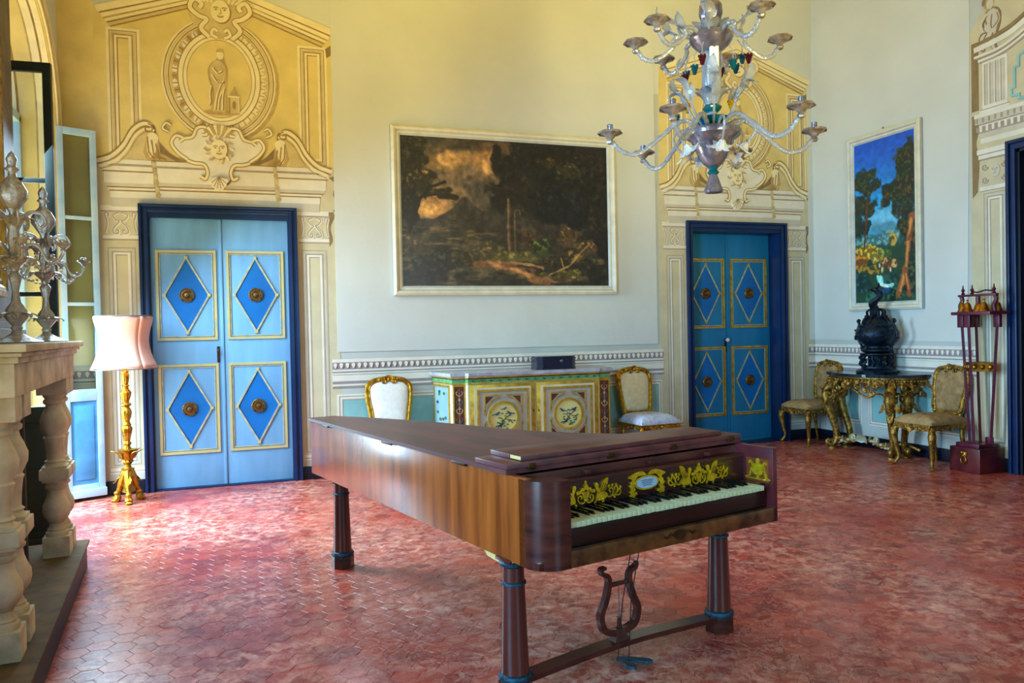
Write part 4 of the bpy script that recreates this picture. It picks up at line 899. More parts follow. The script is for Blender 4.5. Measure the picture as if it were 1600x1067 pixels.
# lid: main board, folded front flap and music shelf
lid = empty('lid', (0, 0, 0), 0, piano)
ov = .012
lp = [(UL-ov, -.045), (UL-ov, VT+ov), (.12, VT+ov)]+[(x+ov*.8, y+ov*.6) for x, y in bent[::-1]]+[(UR+.006, -.045)]
m = MB(); m.use(MAHOT).prism(lp, Z1+.001, Z1+.019); m.build('main_board', lid)
m = MB(); m.use(MAHOT).box(UL-ov, -.05, Z1+.020, UR+.004, .185, Z1+.040, .003); m.build('folded_flap', lid)
m = MB(); m.use(MAHOT).box(.03, -.022, Z1+.041, 1.13, .20, Z1+.060, .003); m.build('music_shelf', lid)
m = MB(); m.use(RAWWOOD).box(.0295, -.0225, Z1+.045, .0302, .05, Z1+.058); m.build('bare_edge', lid)
for u in (.06, .45, .80, 1.16):
    h = MB(); h.use(BRONZE).box(u-.018, -.0525, Z1+.010, u+.018, -.0495, Z1+.034, .001).tube([(u-.018, -.054, Z1+.020), (u+.018, -.054, Z1+.020)], .003); h.build('hinge', lid)
for v in (.32, 1.05, 1.95):
    h = MB(); h.use(BRONZE).box(UL-ov-.004, v-.06, Z1-.008, UL-ov+.006, v+.06, Z1+.002, .001); h.build('side_hinge', lid)
# ormolu mounts on the nameboard
def mount(m):
    """pair of griffins flanking a flower basket, rinceaux trailing outward"""
    for fl in (-1, 1):
        T = lambda P: [(fl*a, z) for a, z in P]
        m.fill(T(spline([(.050, .004), (.056, .030), (.050, .048), (.046, .062), (.054, .070), (.064, .062), (.066, .046), (.078, .034), (.096, .028), (.112, .016), (.100, .002), (.074, -.004)], 3, True)), ORMOLU, .008)      # body and head
        m.fill(T(spline([(.066, .028), (.078, .052), (.094, .076), (.112, .082), (.108, .060), (.100, .040), (.088, .026)], 3, True)), ORMOLU, .011)                  # wing
        for k in range(3): m.line(T([(.072+.008*k, .030), (.090+.008*k, .066-.004*k)]), .0022, BRONZE, w=.0125)
        m.line(T([(.054, .004), (.050, -.008), (.042, -.010)]), .006, ORMOLU, w=.007); m.line(T([(.092, .002), (.090, -.008), (.082, -.010)]), .006, ORMOLU, w=.007)
        m.line(T(spline([(.106, .012), (.120, .004), (.136, .012), (.140, .030), (.128, .040), (.120, .030), (.128, .024)], 4)), .0055, ORMOLU, w=.007)
        m.line(T(spline([(.132, .008), (.150, .010), (.164, .026), (.158, .042), (.146, .038), (.150, .030)], 4)), .005, ORMOLU, w=.007)
        m.line(T(spline([(.150, .010), (.168, .006), (.180, .018), (.174, .030), (.166, .022)], 4)), .005, ORMOLU, w=.007)
        for (x, z) in ((.136, .048), (.118, .046), (.156, .048), (.178, .036), (.146, .002)): m.fill([(fl*(x-.007), z), (fl*x, z+.008), (fl*(x+.007), z), (fl*x, z-.006)], ORMOLU, .007)
        m.line(T(spline([(.004, .0), (.020, -.004), (.036, .006), (.036, .022), (.024, .026), (.020, .016), (.026, .014)], 4)), .0055, ORMOLU, w=.008)
        for k in range(4): m.fill(oval(fl*(.010+.010*k), .050-.005*k+.004*(k % 2), .0075, .0075, 8), ORMOLU, .009+.001*(k % 2))
    m.fill([(-.020, .040), (-.012, .014), (.012, .014), (.020, .040)], ORMOLU, .008); m.fill(oval(0, .060, .010, .012, 10), ORMOLU, .011); m.fill(oval(0, .008, .012, .006, 8), ORMOLU, .009); m.fill(oval(0, .076, .006, .008, 8), ORMOLU, .009)
for u in (.282, .905):
    mm = MB(); mount(mm); o = mm.build('gilt_mount', piano, smooth=False); o.location = (u, -.087, .722)
mm = MB()
mm.fill(oval(0, 0, .068, .030, 26), ORMOLU, .004); mm.fill(oval(0, 0, .058, .023, 26), GREYENAM, .007)
for k in range(4): mm.line([(-.035+.004*k, .010-.007*k), (-.01+.002*k, .012-.007*k), (.034-.004*k, .011-.007*k)], .0022, STEEL, w=.008)
for fl in (-1, 1):
    mm.fill([(fl*a, b) for a, b in spline([(.0, .032), (.03, .05), (.07, .045), (.105, .03), (.085, .022), (.075, .01), (.05, .032)], 3)], ORMOLU, .007)
    for k in range(5): mm.fill(oval(fl*(.078+.006*(k % 2)), .004-.012*k, .012, .010, 8), ORMOLU, .008+.001*(k % 2))
    mm.fill([(fl*.06, -.03), (fl*.10, -.044), (fl*.085, -.05), (fl*.055, -.042)], ORMOLU, .007)
o = mm.build('maker_plaque', piano, smooth=False); o.location = (.605, -.087, .758)
# gilt urn on the right cheek lining (faces left)
mm = MB()
mm.fill(spline([(-.022, .02), (-.034, .05), (-.02, .066), (.02, .066), (.034, .05), (.022, .02)], 3, True), ORMOLU, .005); mm.fill([(-.006, 0), (.006, 0), (.006, .022), (-.006, .022)], ORMOLU, .005); mm.fill(oval(0, .078, .010, .014, 10), ORMOLU, .005)
for fl in (-1, 1):
    mm.line([(fl*a, b) for a, b in spline([(.06, .0), (.045, .01), (.036, .04), (.03, .062), (.042, .075), (.046, .064)], 4)], .008, ORMOLU, w=.005); mm.fill(oval(fl*.058, .002, .012, .006, 8), ORMOLU, .005)
mm.rect(-.06, -.004, .06, .002, ORMOLU, .004)
o = mm.build('cheek_mount', piano, smooth=False); o.location = (UR-.034, -.175, .715); o.rotation_euler = (0, 0, R(-90))
# escutcheon on the front rail
mm = MB()
mm.fill(spline([(-.025, -.012), (-.03, .012), (0, .022), (.03, .012), (.025, -.012), (0, -.02)], 3, True), BRONZE, .004)
for fl in (-1, 1): mm.line([(fl*a, b) for a, b in spline([(.03, 0), (.05, .008), (.07, -.004), (.085, .003)], 4)], .008, BRONZE, w=.003)
o = mm.build('escutcheon', piano, smooth=False); o.location = (.63, VF-.001, .572)
# legs
def piano_leg(u, v, name='leg'):
    l = empty('leg', (u, v, 0), 0, piano)
    s = MB(); s.use(MAHOL).lathe([(.054, .088), (.054, .10), (.0475, .30), (.041, .515)], n=24); s.build('shaft', l)
    s = MB(); s.use(MAHOD).lathe([(.066, .0), (.066, .066), (.064, .07)], n=8, a0=R(22.5)); s.build('plinth', l)
    s = MB(); s.use(VERDI).lathe([(.052, .07), (.063, .072), (.066, .083), (.062, .094), (.054, .098)], n=32, flute=16, amp=.02); s.build('foot_ring', l)
    s = MB(); s.use(VERDI).lathe([(.042, .432), (.049, .436), (.049, .444), (.042, .448)], n=24); s.build('neck_ring', l)
    s = MB(); s.use(VERDI).lathe([(.041, .500), (.053, .508), (.055, .518), (.05, .524)], n=24); s.build('capital_ring', l)
    s = MB(); s.use(MAHOD).box(-.05, -.05, .524, .05, .05, Z0+.004, .003); s.build('leg_block', l)
for (u, v) in ((.0, .0), (1.118, .0), (.047, 1.97), (.40, 1.25)):
    if u != .40: piano_leg(u, v)
m = MB(); m.use(RAWWOOD).add([(-.035, -.02, .505), (-.035, .13, .515), (-.005, .13, .515), (-.005, -.02, .505), (-.035, -.06, .536), (-.035, .16, .536), (-.005, .16, .536), (-.005, -.06, .536)], [(0,1,2,3),(4,7,6,5),(0,4,5,1),(1,5,6,2),(2,6,7,3),(3,7,4,0)]); m.build('wedge', piano, smooth=False)
# stretcher, lyre and pedals
st = MB(); st.use(MAHOD); pts = spline([(.03, 0, .075), (.25, 0, .088), (.55, 0, .098), (.85, 0, .088), (1.09, 0, .075)], 4)
for a, b in zip(pts[:-1], pts[1:]): st.add([(a[0],-.035,a[2]-.022),(b[0],-.035,b[2]-.022),(b[0],.035,b[2]-.022),(a[0],.035,a[2]-.022),(a[0],-.035,a[2]),(b[0],-.035,b[2]),(b[0],.035,b[2]),(a[0],.035,a[2])],[(0,3,2,1),(4,5,6,7),(0,1,5,4),(2,3,7,6)])
st.build('stretcher', piano)
ly = empty('lyre', (.52, 0, 0), 0, piano)
m = MB(); m.use(MAHOD)
path = spline([(-.072, .41), (-.094, .405), (-.088, .385), (-.064, .375), (-.055, .34), (-.075, .27), (-.10, .215), (-.085, .155), (-.04, .135), (0, .133), (.04, .135), (.085, .155), (.10, .215), (.075, .27), (.055, .34), (.064, .375), (.088, .385), (.094, .405), (.072, .41)], 4)
wid = [.012+.016*math.sin(math.pi*i/(len(path)-1))**1.2 for i in range(len(path))]
m.line(path, wid, MAHOD, w=.026); m.build('lyre_frame', ly, smooth=False).location = (0, .013, 0)
m = MB(); m.use(MAHOD).box(-.06, -.01, .325, .06, .01, .341, .002).build('crossbar', ly)
m = MB(); m.use(STEEL).tube([(0, 0, .18), (0, 0, .33)], .002).build('lyre_string', ly)
m = MB(); m.use(MAHOD).lathe([(.06, .095), (.055, .10), (.04, .115), (.035, .14), (.014, .15), (.010, .19), (.02, .192)], n=4, a0=R(45), sy=.6).build('lyre_foot', ly)
for du, x in ((-.065, -.055), (-.02, .005)):
    m = MB(); m.use(BLACKCORD).tube([(.52+du, -.16, Z0), (.52+du, -.10, .30), (.52+x, -.05, .035)], .0022).build('pedal_wire', piano)
for a, x in ((-12, -.04), (22, .01)):
    m = MB(); m.use(VERDI).prism(spline([(-.012, .06), (-.014, 0), (-.02, -.06), (0, -.085), (.02, -.06), (.014, 0), (.012, .06)], 3), .012, .022); o = m.build('pedal', piano); o.location = (.545+x, -.05, .004); o.rotation_euler = (R(-6), 0, R(a))
# ------------------------------------------------------------------ commode
com = tag(empty('commode', (2.715, BACK-.01, 0)), 'painted two-door commode with marble top, gilt mouldings and bird medallions', 'commode')
def plan(g): return [(-.90-g, 0), (-.835-g, -.455), (-.83-g*.8, -.49-g), (-.705-g*.3, -.50-g), (-.69, -.535-g), (.69, -.535-g), (.705+g*.3, -.50-g), (.83+g*.8, -.49-g), (.835+g, -.455), (.90+g, 0)]
m = MB(); m.use(COMW).prism(plan(0), .10, .885); m.build('body', com, smooth=False)
m = MB(); m.use(MARBLEW).prism(plan(.035), .962, .99); m.use(MARBLEW).prism(plan(.028), .954, .962); m.build('marble_top', com, smooth=False)
m = MB(); m.use(GILT).prism(plan(.022), .942, .954); m.use(BURL).prism(plan(.012), .93, .942); m.build('cornice', com, smooth=False)
m = MB(); m.use(COMGR).prism(plan(.004), .895, .93); m.build('frieze', com, smooth=False)
m = MB(); m.use(GILT).prism(plan(.014), .882, .895); m.build('bead', com, smooth=False)
m = MB()
for k in range(15):
    x = -.64+k*.0915; m.line([(x-.035, .905), (x-.012, .918), (x+.012, .906), (x+.035, .920)], .005, PGREEN, w=.002); m.fill(oval(x, .912, .011, .009, 8), PRED if k % 2 else PBLUE, .003)
m.build('frieze_scrolls', com, smooth=False).location = (0, -.5395, 0)
m = MB(); m.use(GILT).prism(plan(.02), .10, .16); m.build('plinth', com, smooth=False)
for sx in (-1, 1):
    for (x, y) in ((.78, -.44), (.82, -.06)):
        l = MB(); l.use(GILT).lathe([(.022, 0), (.035, .02), (.03, .06), (.04, .10)], n=12); l.build('foot', com).location = (sx*x, y, 0)
for sx in (-1, 1):
    pl = empty('pilaster', (sx*.767, -.497, 0), R(0), com)
    m = MB(); m.use(GILT).box(-.062, -.006, .17, -.048, .01, .88, .002).box(.048, -.006, .17, .062, .01, .88, .002).box(-.048, -.006, .17, .048, .01, .19, .002).box(-.048, -.006, .86, .048, .01, .88, .002); m.build('pilaster_frame', pl)
    m = MB(); m.use(COMBR).box(-.048, -.002, .19, .048, .01, .86); m.build('pilaster_panel', pl)
    m = MB()
    for k in range(7):
        z = .26+k*.085
        for fl in (-1, 1): m.line([(fl*a, b) for a, b in spline([(.0, z), (.02, z+.01), (.032, z+.035), (.018, z+.045)], 4)], .006, PTEAL if k % 2 else GILTW, w=.004)
        m.fill(oval(0, z+.05, .011, .014, 8), GILTW if k % 3 else PRED, .005)
    m.line([(0, .22), (0, .84)], .005, GILTW, w=.0035); m.build('arabesque', pl, smooth=False)
def bird(m, x, z, s, fl, col, col2):
    m.fill([(x+fl*a*s, z+b*s) for a, b in spline([(-.5, -.1), (-.2, .12), (.1, .28), (.32, .42), (.46, .36), (.4, .2), (.2, -.1), (-.1, -.22)], 3)], col, .008)
    m.fill([(x+fl*a*s, z+b*s) for a, b in [(-.45, -.08), (-1.0, -.25), (-.9, -.05), (-.4, .05)]], col2, .0075); m.fill([(x+fl*a*s, z+b*s) for a, b in [(.44, .36), (.62, .33), (.44, .3)]], PDARK, .0075)
    m.fill([(x+fl*a*s, z+b*s) for a, b in spline([(-.3, 0), (0, .16), (.15, .1), (-.1, -.1)], 3, True)], col2, .0085)
for sx, side in ((-1, 'left'), (1, 'right')):
    d = empty('cabinet_door', (sx*.342, -.536, 0), 0, com)
    m = MB(); m.use(GILT).box(-.335, -.012, .17, .335, 0, .875, .003); m.build('door_board', d)
    m = MB(); m.use(COMW).box(-.29, -.014, .205, .29, -.011, .845, .001); m.use(GILT)
    m.line([(-.255, .235), (.255, .235), (.255, .815), (-.255, .815)], .022, GILT, True, .024); m.build('door_frame', d, smooth=False)
    m = MB(); m.fill([(-.243, .247), (.243, .247), (.243, .803), (-.243, .803)], COMG, .016); m.build('door_field', d, smooth=False)
    m = MB(); zc = .55
    for qx in (-1, 1):
        for qz in (-1, 1):
            pts = [(qx*.19, zc+qz*.035), (qx*.19, zc+qz*.22), (qx*.035, zc+qz*.22)]+[(qx*.205*math.cos(R(a)), zc+qz*.205*math.sin(R(a))) for a in (76, 60, 45, 30, 14)]
            m.line(pts, .011, GILT, True, .026)
            m.fill([(qx*.178, zc+qz*.13), (qx*.178, zc+qz*.205), (qx*.10, zc+qz*.205)], COMBR, .018)
    m.build('spandrel', d, smooth=False)
    m = MB(); m.line(oval(0, zc, .150, .150), .024, GILT, True, .03); m.line(oval(0, zc, .165, .165), .010, GILTW, True, .024); m.build('medallion_ring', d, smooth=False)
    m = MB(); m.fill(oval(0, zc, .145, .145), MEDCREAM, .018); m.build('medallion', d, smooth=False)
    m = MB()
    for (a, b, c, e) in ((-.06, -.10, .02, -.01), (.02, -.01, .08, .03), (.0, -.04, -.06, .0), (.03, -.02, .09, -.06)): m.line(spline([(a, zc+b), ((a+c)/2+.01, zc+(b+e)/2+.012), (c, zc+e)], 4), .006, PDARK, w=.004)
    for k in range(22):
        a = random.uniform(0, 6.28); r = random.uniform(.02, .10); m.lay = k % 7; m.fill(oval(.03+r*math.cos(a), zc-.03+r*math.sin(a)*.8, .012, .007, 7), PGREEN if k % 3 else PTEAL, .0045+.0002*k)
    bird(m, -.065, zc+.035, .055, -sx, PBLUE, PTEAL); bird(m, .06, zc+.04, .055, sx, PRED if sx < 0 else PBLUE, PBLUE); bird(m, -.03, zc-.075, .055, 1, PBLUE, PDARK)
    if sx < 0: bird(m, .01, zc+.085, .04, 1, PTEAL, PBLUE)
    m.build('painted_birds', d, smooth=False).location = (0, -.018, 0)
    kh = MB(); kh.use(BRONZE).ell((-sx*.315, -.013, .60), (.006, .004, .016)); kh.build('keyhole', d)
# splayed side panels
for sx in (-1, 1):
    a = Vector((sx*.90, 0)); b = Vector((sx*.835, -.455)); ang = math.atan2(b.y-a.y, b.x-a.x) if sx < 0 else math.atan2(a.y-b.y, a.x-b.x)
    p = empty('side_panel', ((a.x+b.x)/2, (a.y+b.y)/2, 0), ang, com)
    m = MB(); m.line([(-.19, .19), (.19, .19), (.19, .86), (-.19, .86)], .022, GILT, True, .01); m.fill([(-.18, .2), (.18, .2), (.18, .85), (-.18, .85)], COMSH, .004)
    for k in range(16): m.lay = k; m.fill(oval(random.uniform(-.12, .12), random.uniform(.3, .8), .03, .016, 8), (PTEAL, PGREEN, PBLUE, PRED)[k % 4], .005+.0002*k)
    m.build('flower_panel', p, smooth=False)
# black lacquer casket on the commode
cb = tag(empty('casket', (2.99, BACK-.36, .99)), 'black lacquered casket standing on the marble commode top', 'box')
pl8 = [(-.21, -.07), (-.16, -.115), (.16, -.115), (.21, -.07), (.21, .09), (-.21, .09)]
m = MB(); m.use(LACQ).prism(pl8, .0, .095); m.prism([(x*1.02, y*1.03) for x, y in pl8], .0, .014); m.build('casket_body', cb, smooth=False)
m = MB(); m.use(LACQ).prism([(x*1.025, y*1.04) for x, y in pl8], .098, .118); m.prism([(x*.98, y*.97) for x, y in pl8], .118, .132); m.build('casket_lid', cb, smooth=False)
m = MB(); m.use(STEEL).ell((.04, -.118, .085), (.018, .006, .014)); m.tube([(.022, -.119, .082), (.04, -.119, .066), (.058, -.119, .082)], .003); m.build('escutcheon', cb)
# ------------------------------------------------------------------ gilt chairs
def chair(name, loc, rz, label, group, gold, fab, seatfab, w=.50, d=.48, sh=.43, H=.95, carved=1.0, cush=.05):
    c = tag(empty(name, loc, rz), label, 'chair', group)
    hw = w/2
    def leg(x, y, sx, sy, back):
        m = MB(); m.use(gold)
        if back: P = [(x, y, sh-.02), (x, y+.0, sh-.16), (x+sx*.005, y+.02, .18), (x+sx*.01, y+.05, .0)]; rr = [.024, .022, .018, .016]
        else: P = [(x, y, sh-.04), (x+sx*.022, y-.022, sh-.12), (x+sx*.012, y-.012, .20), (x-sx*.006, y+.006, .085), (x+sx*.008, y-.012, .03), (x+sx*.018, y-.024, .013)]; rr = [.026, .038, .025, .017, .017, .021]
        S = spline(P, 5); n = len(S); r2 = [rr[min(len(rr)-1, int(i/(n-1)*(len(rr)-1)))]*(1-((i/(n-1)*(len(rr)-1)) % 1))+rr[min(len(rr)-1, int(i/(n-1)*(len(rr)-1))+1)]*((i/(n-1)*(len(rr)-1)) % 1) for i in range(n)]
        m.tube(S, r2, 10)
        if not back:
            m.leaf((x+sx*.035, y-.038, sh-.09), (-sx*.1, .1, -1), (sx, -1, 0), .13, .022, -.2, wav=.15); m.ell((x+sx*.02, y-.026, .012), (.024, .024, .012)); m.ell((x+sx*.03, y-.035, sh-.085), (.018, .018, .024))
        m.build('leg', c)
    leg(-hw+.03, -d+.03, -1, -1, False); leg(hw-.03, -d+.03, 1, -1, False); leg(-hw+.065, -.03, -1, 1, True); leg(hw-.065, -.03, 1, 1, True)
    # seat rail with serpentine carved apron
    m = MB(); m.use(gold)
    def apron(ax, bx, axis, pos):
        n = 14
        for k in range(n):
            t0, t1 = k/n, (k+1)/n; f = lambda t: .03+.035*(abs(2*t-1)**2)+.03*math.exp(-((t-.5)/.13)**2)
            a, b = ax+(bx-ax)*t0, ax+(bx-ax)*t1; z1 = sh-.012
            if axis == 'x': m.add([(a,pos-.012,z1-f(t0)),(b,pos-.012,z1-f(t1)),(b,pos+.012,z1-f(t1)),(a,pos+.012,z1-f(t0)),(a,pos-.016,z1),(b,pos-.016,z1),(b,pos+.012,z1),(a,pos+.012,z1)],[(0,3,2,1),(4,5,6,7),(0,1,5,4),(2,3,7,6)])
            else: m.add([(pos-.012,a,z1-f(t0)),(pos-.012,b,z1-f(t1)),(pos+.012,b,z1-f(t1)),(pos+.012,a,z1-f(t0)),(pos-.016,a,z1),(pos-.016,b,z1),(pos+.016,b,z1),(pos+.016,a,z1)],[(0,1,2,3),(7,6,5,4),(4,5,1,0),(3,2,6,7)])
    apron(-hw+.02, hw-.02, 'x', -d+.012); apron(-d+.02, -.02, 'y', -hw+.02); apron(-d+.02, -.02, 'y', hw-.02); apron(-hw+.07, hw-.07, 'x', -.015)
    m.build('seat_rail', c)
    if carved:
        m = MB(); m.use(gold); y = -d-.004
        for k in range(7):
            a = R(-90+(k-3)*26); m.leaf((0, y-.006, sh-.045), (math.sin(R((k-3)*26)), -.1, -math.cos(R((k-3)*26))), (0, -1, 0), .05, .011, .3, 5)
        m.ell((0, y-.006, sh-.04), (.016, .012, .016))
        for sg in (-1, 1):
            m.tube([(sg*x, y-.006, z) for x, z in [(a, sh-.05+b) for a, b in spiral(.075, 0, .03, .006, 180, 1.4, 14)]], .007, 6); m.tube([(sg*x, y-.004, z) for x, z in spline([(.10, sh-.04), (.14, sh-.06), (.18, sh-.04), (.21, sh-.05)], 4)], .008, 6)
            for k in range(4): m.ell((sg*(.11+.03*k), y-.006, sh-.045+.008*(k % 2)), (.011, .008, .008), 8, 5)
            xx = sg*(hw-.018)
            for k in range(6): m.ell((xx+sg*.012, -d+.08+k*.065, sh-.045-.01*(k % 2)), (.008, .016, .011), 8, 5)
        m.build('rail_carving', c)
    # cushion
    m = MB(); m.use(seatfab); n = 12; vs = []; fs = []
    for j in range(n+1):
        for i in range(n+1):
            u, v = 2*i/n-1, 2*j/n-1; e = (1-abs(u)**5)*(1-abs(v)**5); tap = 1-.06*(v+1)/2
            k = 1-.02*(1-abs(u))*abs(v)**4
            vs.append((u*(hw-.012)*tap, -d/2+.005+v*(d/2-.006)*(1+.015*(1-u*u)), sh-.012+cush*.55+ (cush*.9)*e**.5+.012*e))
    for j in range(n):
        for i in range(n): a = j*(n+1)+i; fs.append((a, a+1, a+n+2, a+n+1))
    edge = [i for i in range(n+1)]+[j*(n+1)+n for j in range(1, n+1)]+[n*(n+1)+i for i in range(n-1, -1, -1)]+[j*(n+1) for j in range(n-1, 0, -1)]
    b0 = len(vs); vs += [(vs[i][0], vs[i][1], sh-.014) for i in edge]; ne = len(edge)
    for k in range(ne): fs.append((edge[k], b0+k, b0+(k+1) % ne, edge[(k+1) % ne]))
    m.add(vs, fs); m.build('seat', c, ang=60)
    # back
    bz = sh+.075; hb = .205*w/.5; lean = .16
    def bp(x, z, off=0): return (x, -.035+(z-sh)*lean+off, z)
    top = H-.035
    loop = [(0, top+.018), (.09, top+.008), (.155, top-.008), (hb-.008, top-.05), (hb, top-.11), (hb-.006, top-.20), (hb-.022, bz+.14), (hb-.034, bz+.05), (hb-.05, bz+.006), (.08, bz-.004), (0, bz-.008)]
    loop = loop+[(-x, z) for x, z in loop[-2:0:-1]]
    S = [bp(x, z) for x, z in [(p[0], p[1]) for p in spline([(x, z) for x, z in loop], 4, True)]]
    m = MB(); m.use(gold).tube(S, .0225, 8, True); m.tube([(x*.90, y-.014, (z-(top+bz)/2)*.93+(top+bz)/2) for x, y, z in S], .008, 6, True)
    for sg in (-1, 1): m.tube([bp(sg*(hb-.045), sh-.04), bp(sg*(hb-.05), sh+.04), bp(sg*(hb-.046), bz+.01)], .02, 8)
    m.build('back_frame', c)
    m = MB(); m.use(fab); n = len(S); cx = 0; cz = (top+bz)/2; vs = []; fs = []
    rings = [(.93, 0), (.90, -.012), (.75, -.026), (.45, -.034), (.0, -.036)]
    for k, off in rings[:-1]:
        for x, y, z in S: zz = (z-cz)*k+cz; vs.append(bp(x*k, zz, off))
    vs.append(bp(0, cz, -.036)); q = len(rings)-1
    for r in range(q-1):
        for i in range(n): fs.append((r*n+i, r*n+(i+1) % n, (r+1)*n+(i+1) % n, (r+1)*n+i))
    for i in range(n): fs.append(((q-1)*n+i, (q-1)*n+(i+1) % n, q*n))
    b0 = len(vs); vs += [bp(x*.93, (z-cz)*.93+cz, .016) for x, y, z in S]; fs.append(tuple(range(b0, b0+n)))
    for i in range(n): fs.append((i, b0+i, b0+(i+1) % n, (i+1) % n))
    m.add(vs, fs); m.build('backrest', c, ang=60)
    # crest ornament
    m = MB(); m.use(gold)
    for k in range(7):
        a = R((k-3)*27); b = Vector(bp(0, top+.008, -.022)); m.leaf(b, (math.sin(a), -.15, math.cos(a)), (0, -1, 0), .052, .012, .3, 5)
    m.ell(bp(0, top+.008, -.03), (.017, .014, .02)); m.build('crest_shell', c)
    for sg in (-1, 1):
        m = MB(); m.use(gold).tube([bp(sg*x, z, -.026) for x, z in spiral(.05, top-.012, .024, .005, 150, 1.3, 12)], .007, 6)
        for k in range(5 if carved else 3): p = bp(sg*(.035+.027*k), top+.012-.003*k*k*.6, -.024); m.ell(p, (.018, .011, .011 if k % 2 else .015), 8, 5)
        m.build('crest_scroll', c)
        if carved:
            m = MB(); m.use(gold)
            for k in range(12): p = bp(sg*(hb-.002-.0025*max(0, k-4)), top-.09-k*.0265, -.02); m.ell(p, (.010, .010, .016), 8, 5)
            p = bp(sg*(hb-.05), bz+.01, -.022); m.ell(p, (.022, .012, .018)); m.build('stile_carving', c)
    return c
chair('side_chair', (1.345, BACK-.135, 0), R(0), 'gilt chair with plain white satin back beside the left end of the commode', 'white upholstered chairs', GOLD, SATINW, SATINW, w=.52, H=.965, carved=0)
chair('side_chair', (4.03, BACK-.16, 0), R(5), 'gilt chair with cream back and silvery silk seat between commode and teal door', 'white upholstered chairs', GOLD, CREAMSATIN, SILKW, w=.50, H=.965, sh=.40, cush=.06)
chair('gilt_chair', (RIGHT-.06, 7.385, 0), R(-90), 'gilt chair with taupe velvet seat in the room corner, left of the console', 'velvet chairs beside the console', GOLDD, VELVET, VELVET, w=.48, H=.955)
chair('gilt_chair', (RIGHT-.07, 5.70, 0), R(-90), 'gilt chair with taupe velvet seat between console and bell stand', 'velvet chairs beside the console', GOLDD, VELVET, VELVET, w=.46, H=.96)
# ------------------------------------------------------------------ console table
con = tag(empty('console_table', (RIGHT-.006, 6.545, 0), R(-90)), 'carved gilt console table with black marble top against the right wall', 'table')
half = spline([(0, -.54), (.20, -.525), (.32, -.46), (.41, -.44), (.475, -.34), (.545, -.26), (.58, -.12), (.58, 0)], 4)
topp = [(-x, y) for x, y in half[::-1]]+half[1:]
m = MB(); m.use(MARBLEK).prism(topp, .832, .856); m.use(MARBLEK).prism([(x*.985, y*.98) for x, y in topp], .824, .832); m.build('marble_top', con, smooth=False)
ap = [(x*.94, y*.93) for x, y in topp]
m = MB(); m.use(GOLDD)
for a, b in zip(ap[:-1], ap[1:]):
    n = Vector((b[1]-a[1], a[0]-b[0])).normalized()*.022
    m.prism([a, b, (b[0]-n.x, b[1]-n.y), (a[0]-n.x, a[1]-n.y)], .775, .824)
m.tube([(x, y, .818) for x, y in ap], .013, 6); m.tube([(x, y, .778) for x, y in ap], .010, 6)
m.build('apron', con)
m = MB(); m.use(GOLDD)
n = len(ap)
for i in range(2, n-2, 1):
    x, y = ap[i]; t = (Vector(ap[i+1])-Vector(ap[i-1])).normalized(); nn = Vector((t.y, -t.x))
    if nn.y > .2: nn = -nn
    c0 = Vector((x, y, .79))+Vector((nn.x, nn.y, 0))*.016
    m.ell(c0, (.016, .016, .014), 8, 5)
    if i % 3 == 0: m.leaf(c0, (t.x*.5, t.y*.5, -1), (nn.x, nn.y, 0), .09, .02, .5, 6, wav=.2)
    if i % 3 == 1: m.leaf(c0, (-t.x*.7, -t.y*.7, -.6), (nn.x, nn.y, 0), .07, .017, .5, 6, wav=.2)
# hanging cartouche and scrollwork
for sg in (-1, 1):
    for (cx, cz, r) in ((.10, .735, .045), (.20, .70, .036), (.30, .73, .04), (.27, .655, .028)):
        m.tube([(sg*a, -.49+abs(a)*.12, b) for a, b in spiral(cx, cz, r, .008, 160, 1.5, 18)], .011, 6)
    m.tube([(sg*a, y, z) for a, y, z in spline([(.05, -.50, .70), (.13, -.49, .655), (.22, -.47, .62), (.30, -.45, .67)], 5)], .013, 6)
    for (cy, cz, r) in ((-.30, .73, .045), (-.18, .71, .045), (-.10, .66, .03)):
        m.tube([(sg*.53+sg*(-cy-.30)*-.15, a, b) for a, b in spiral(cy, cz, r, .008, 20, 1.5, 18)], .011, 6)
for k in range(9):
    a = R((k-4)*22); m.leaf((0, -.505, .755), (math.sin(a), -.1, -math.cos(a)), (0, -1, 0), .085, .018, .4, 6, wav=.15)
m.ell((0, -.52, .75), (.028, .022, .03)); m.build('apron_carving', con)
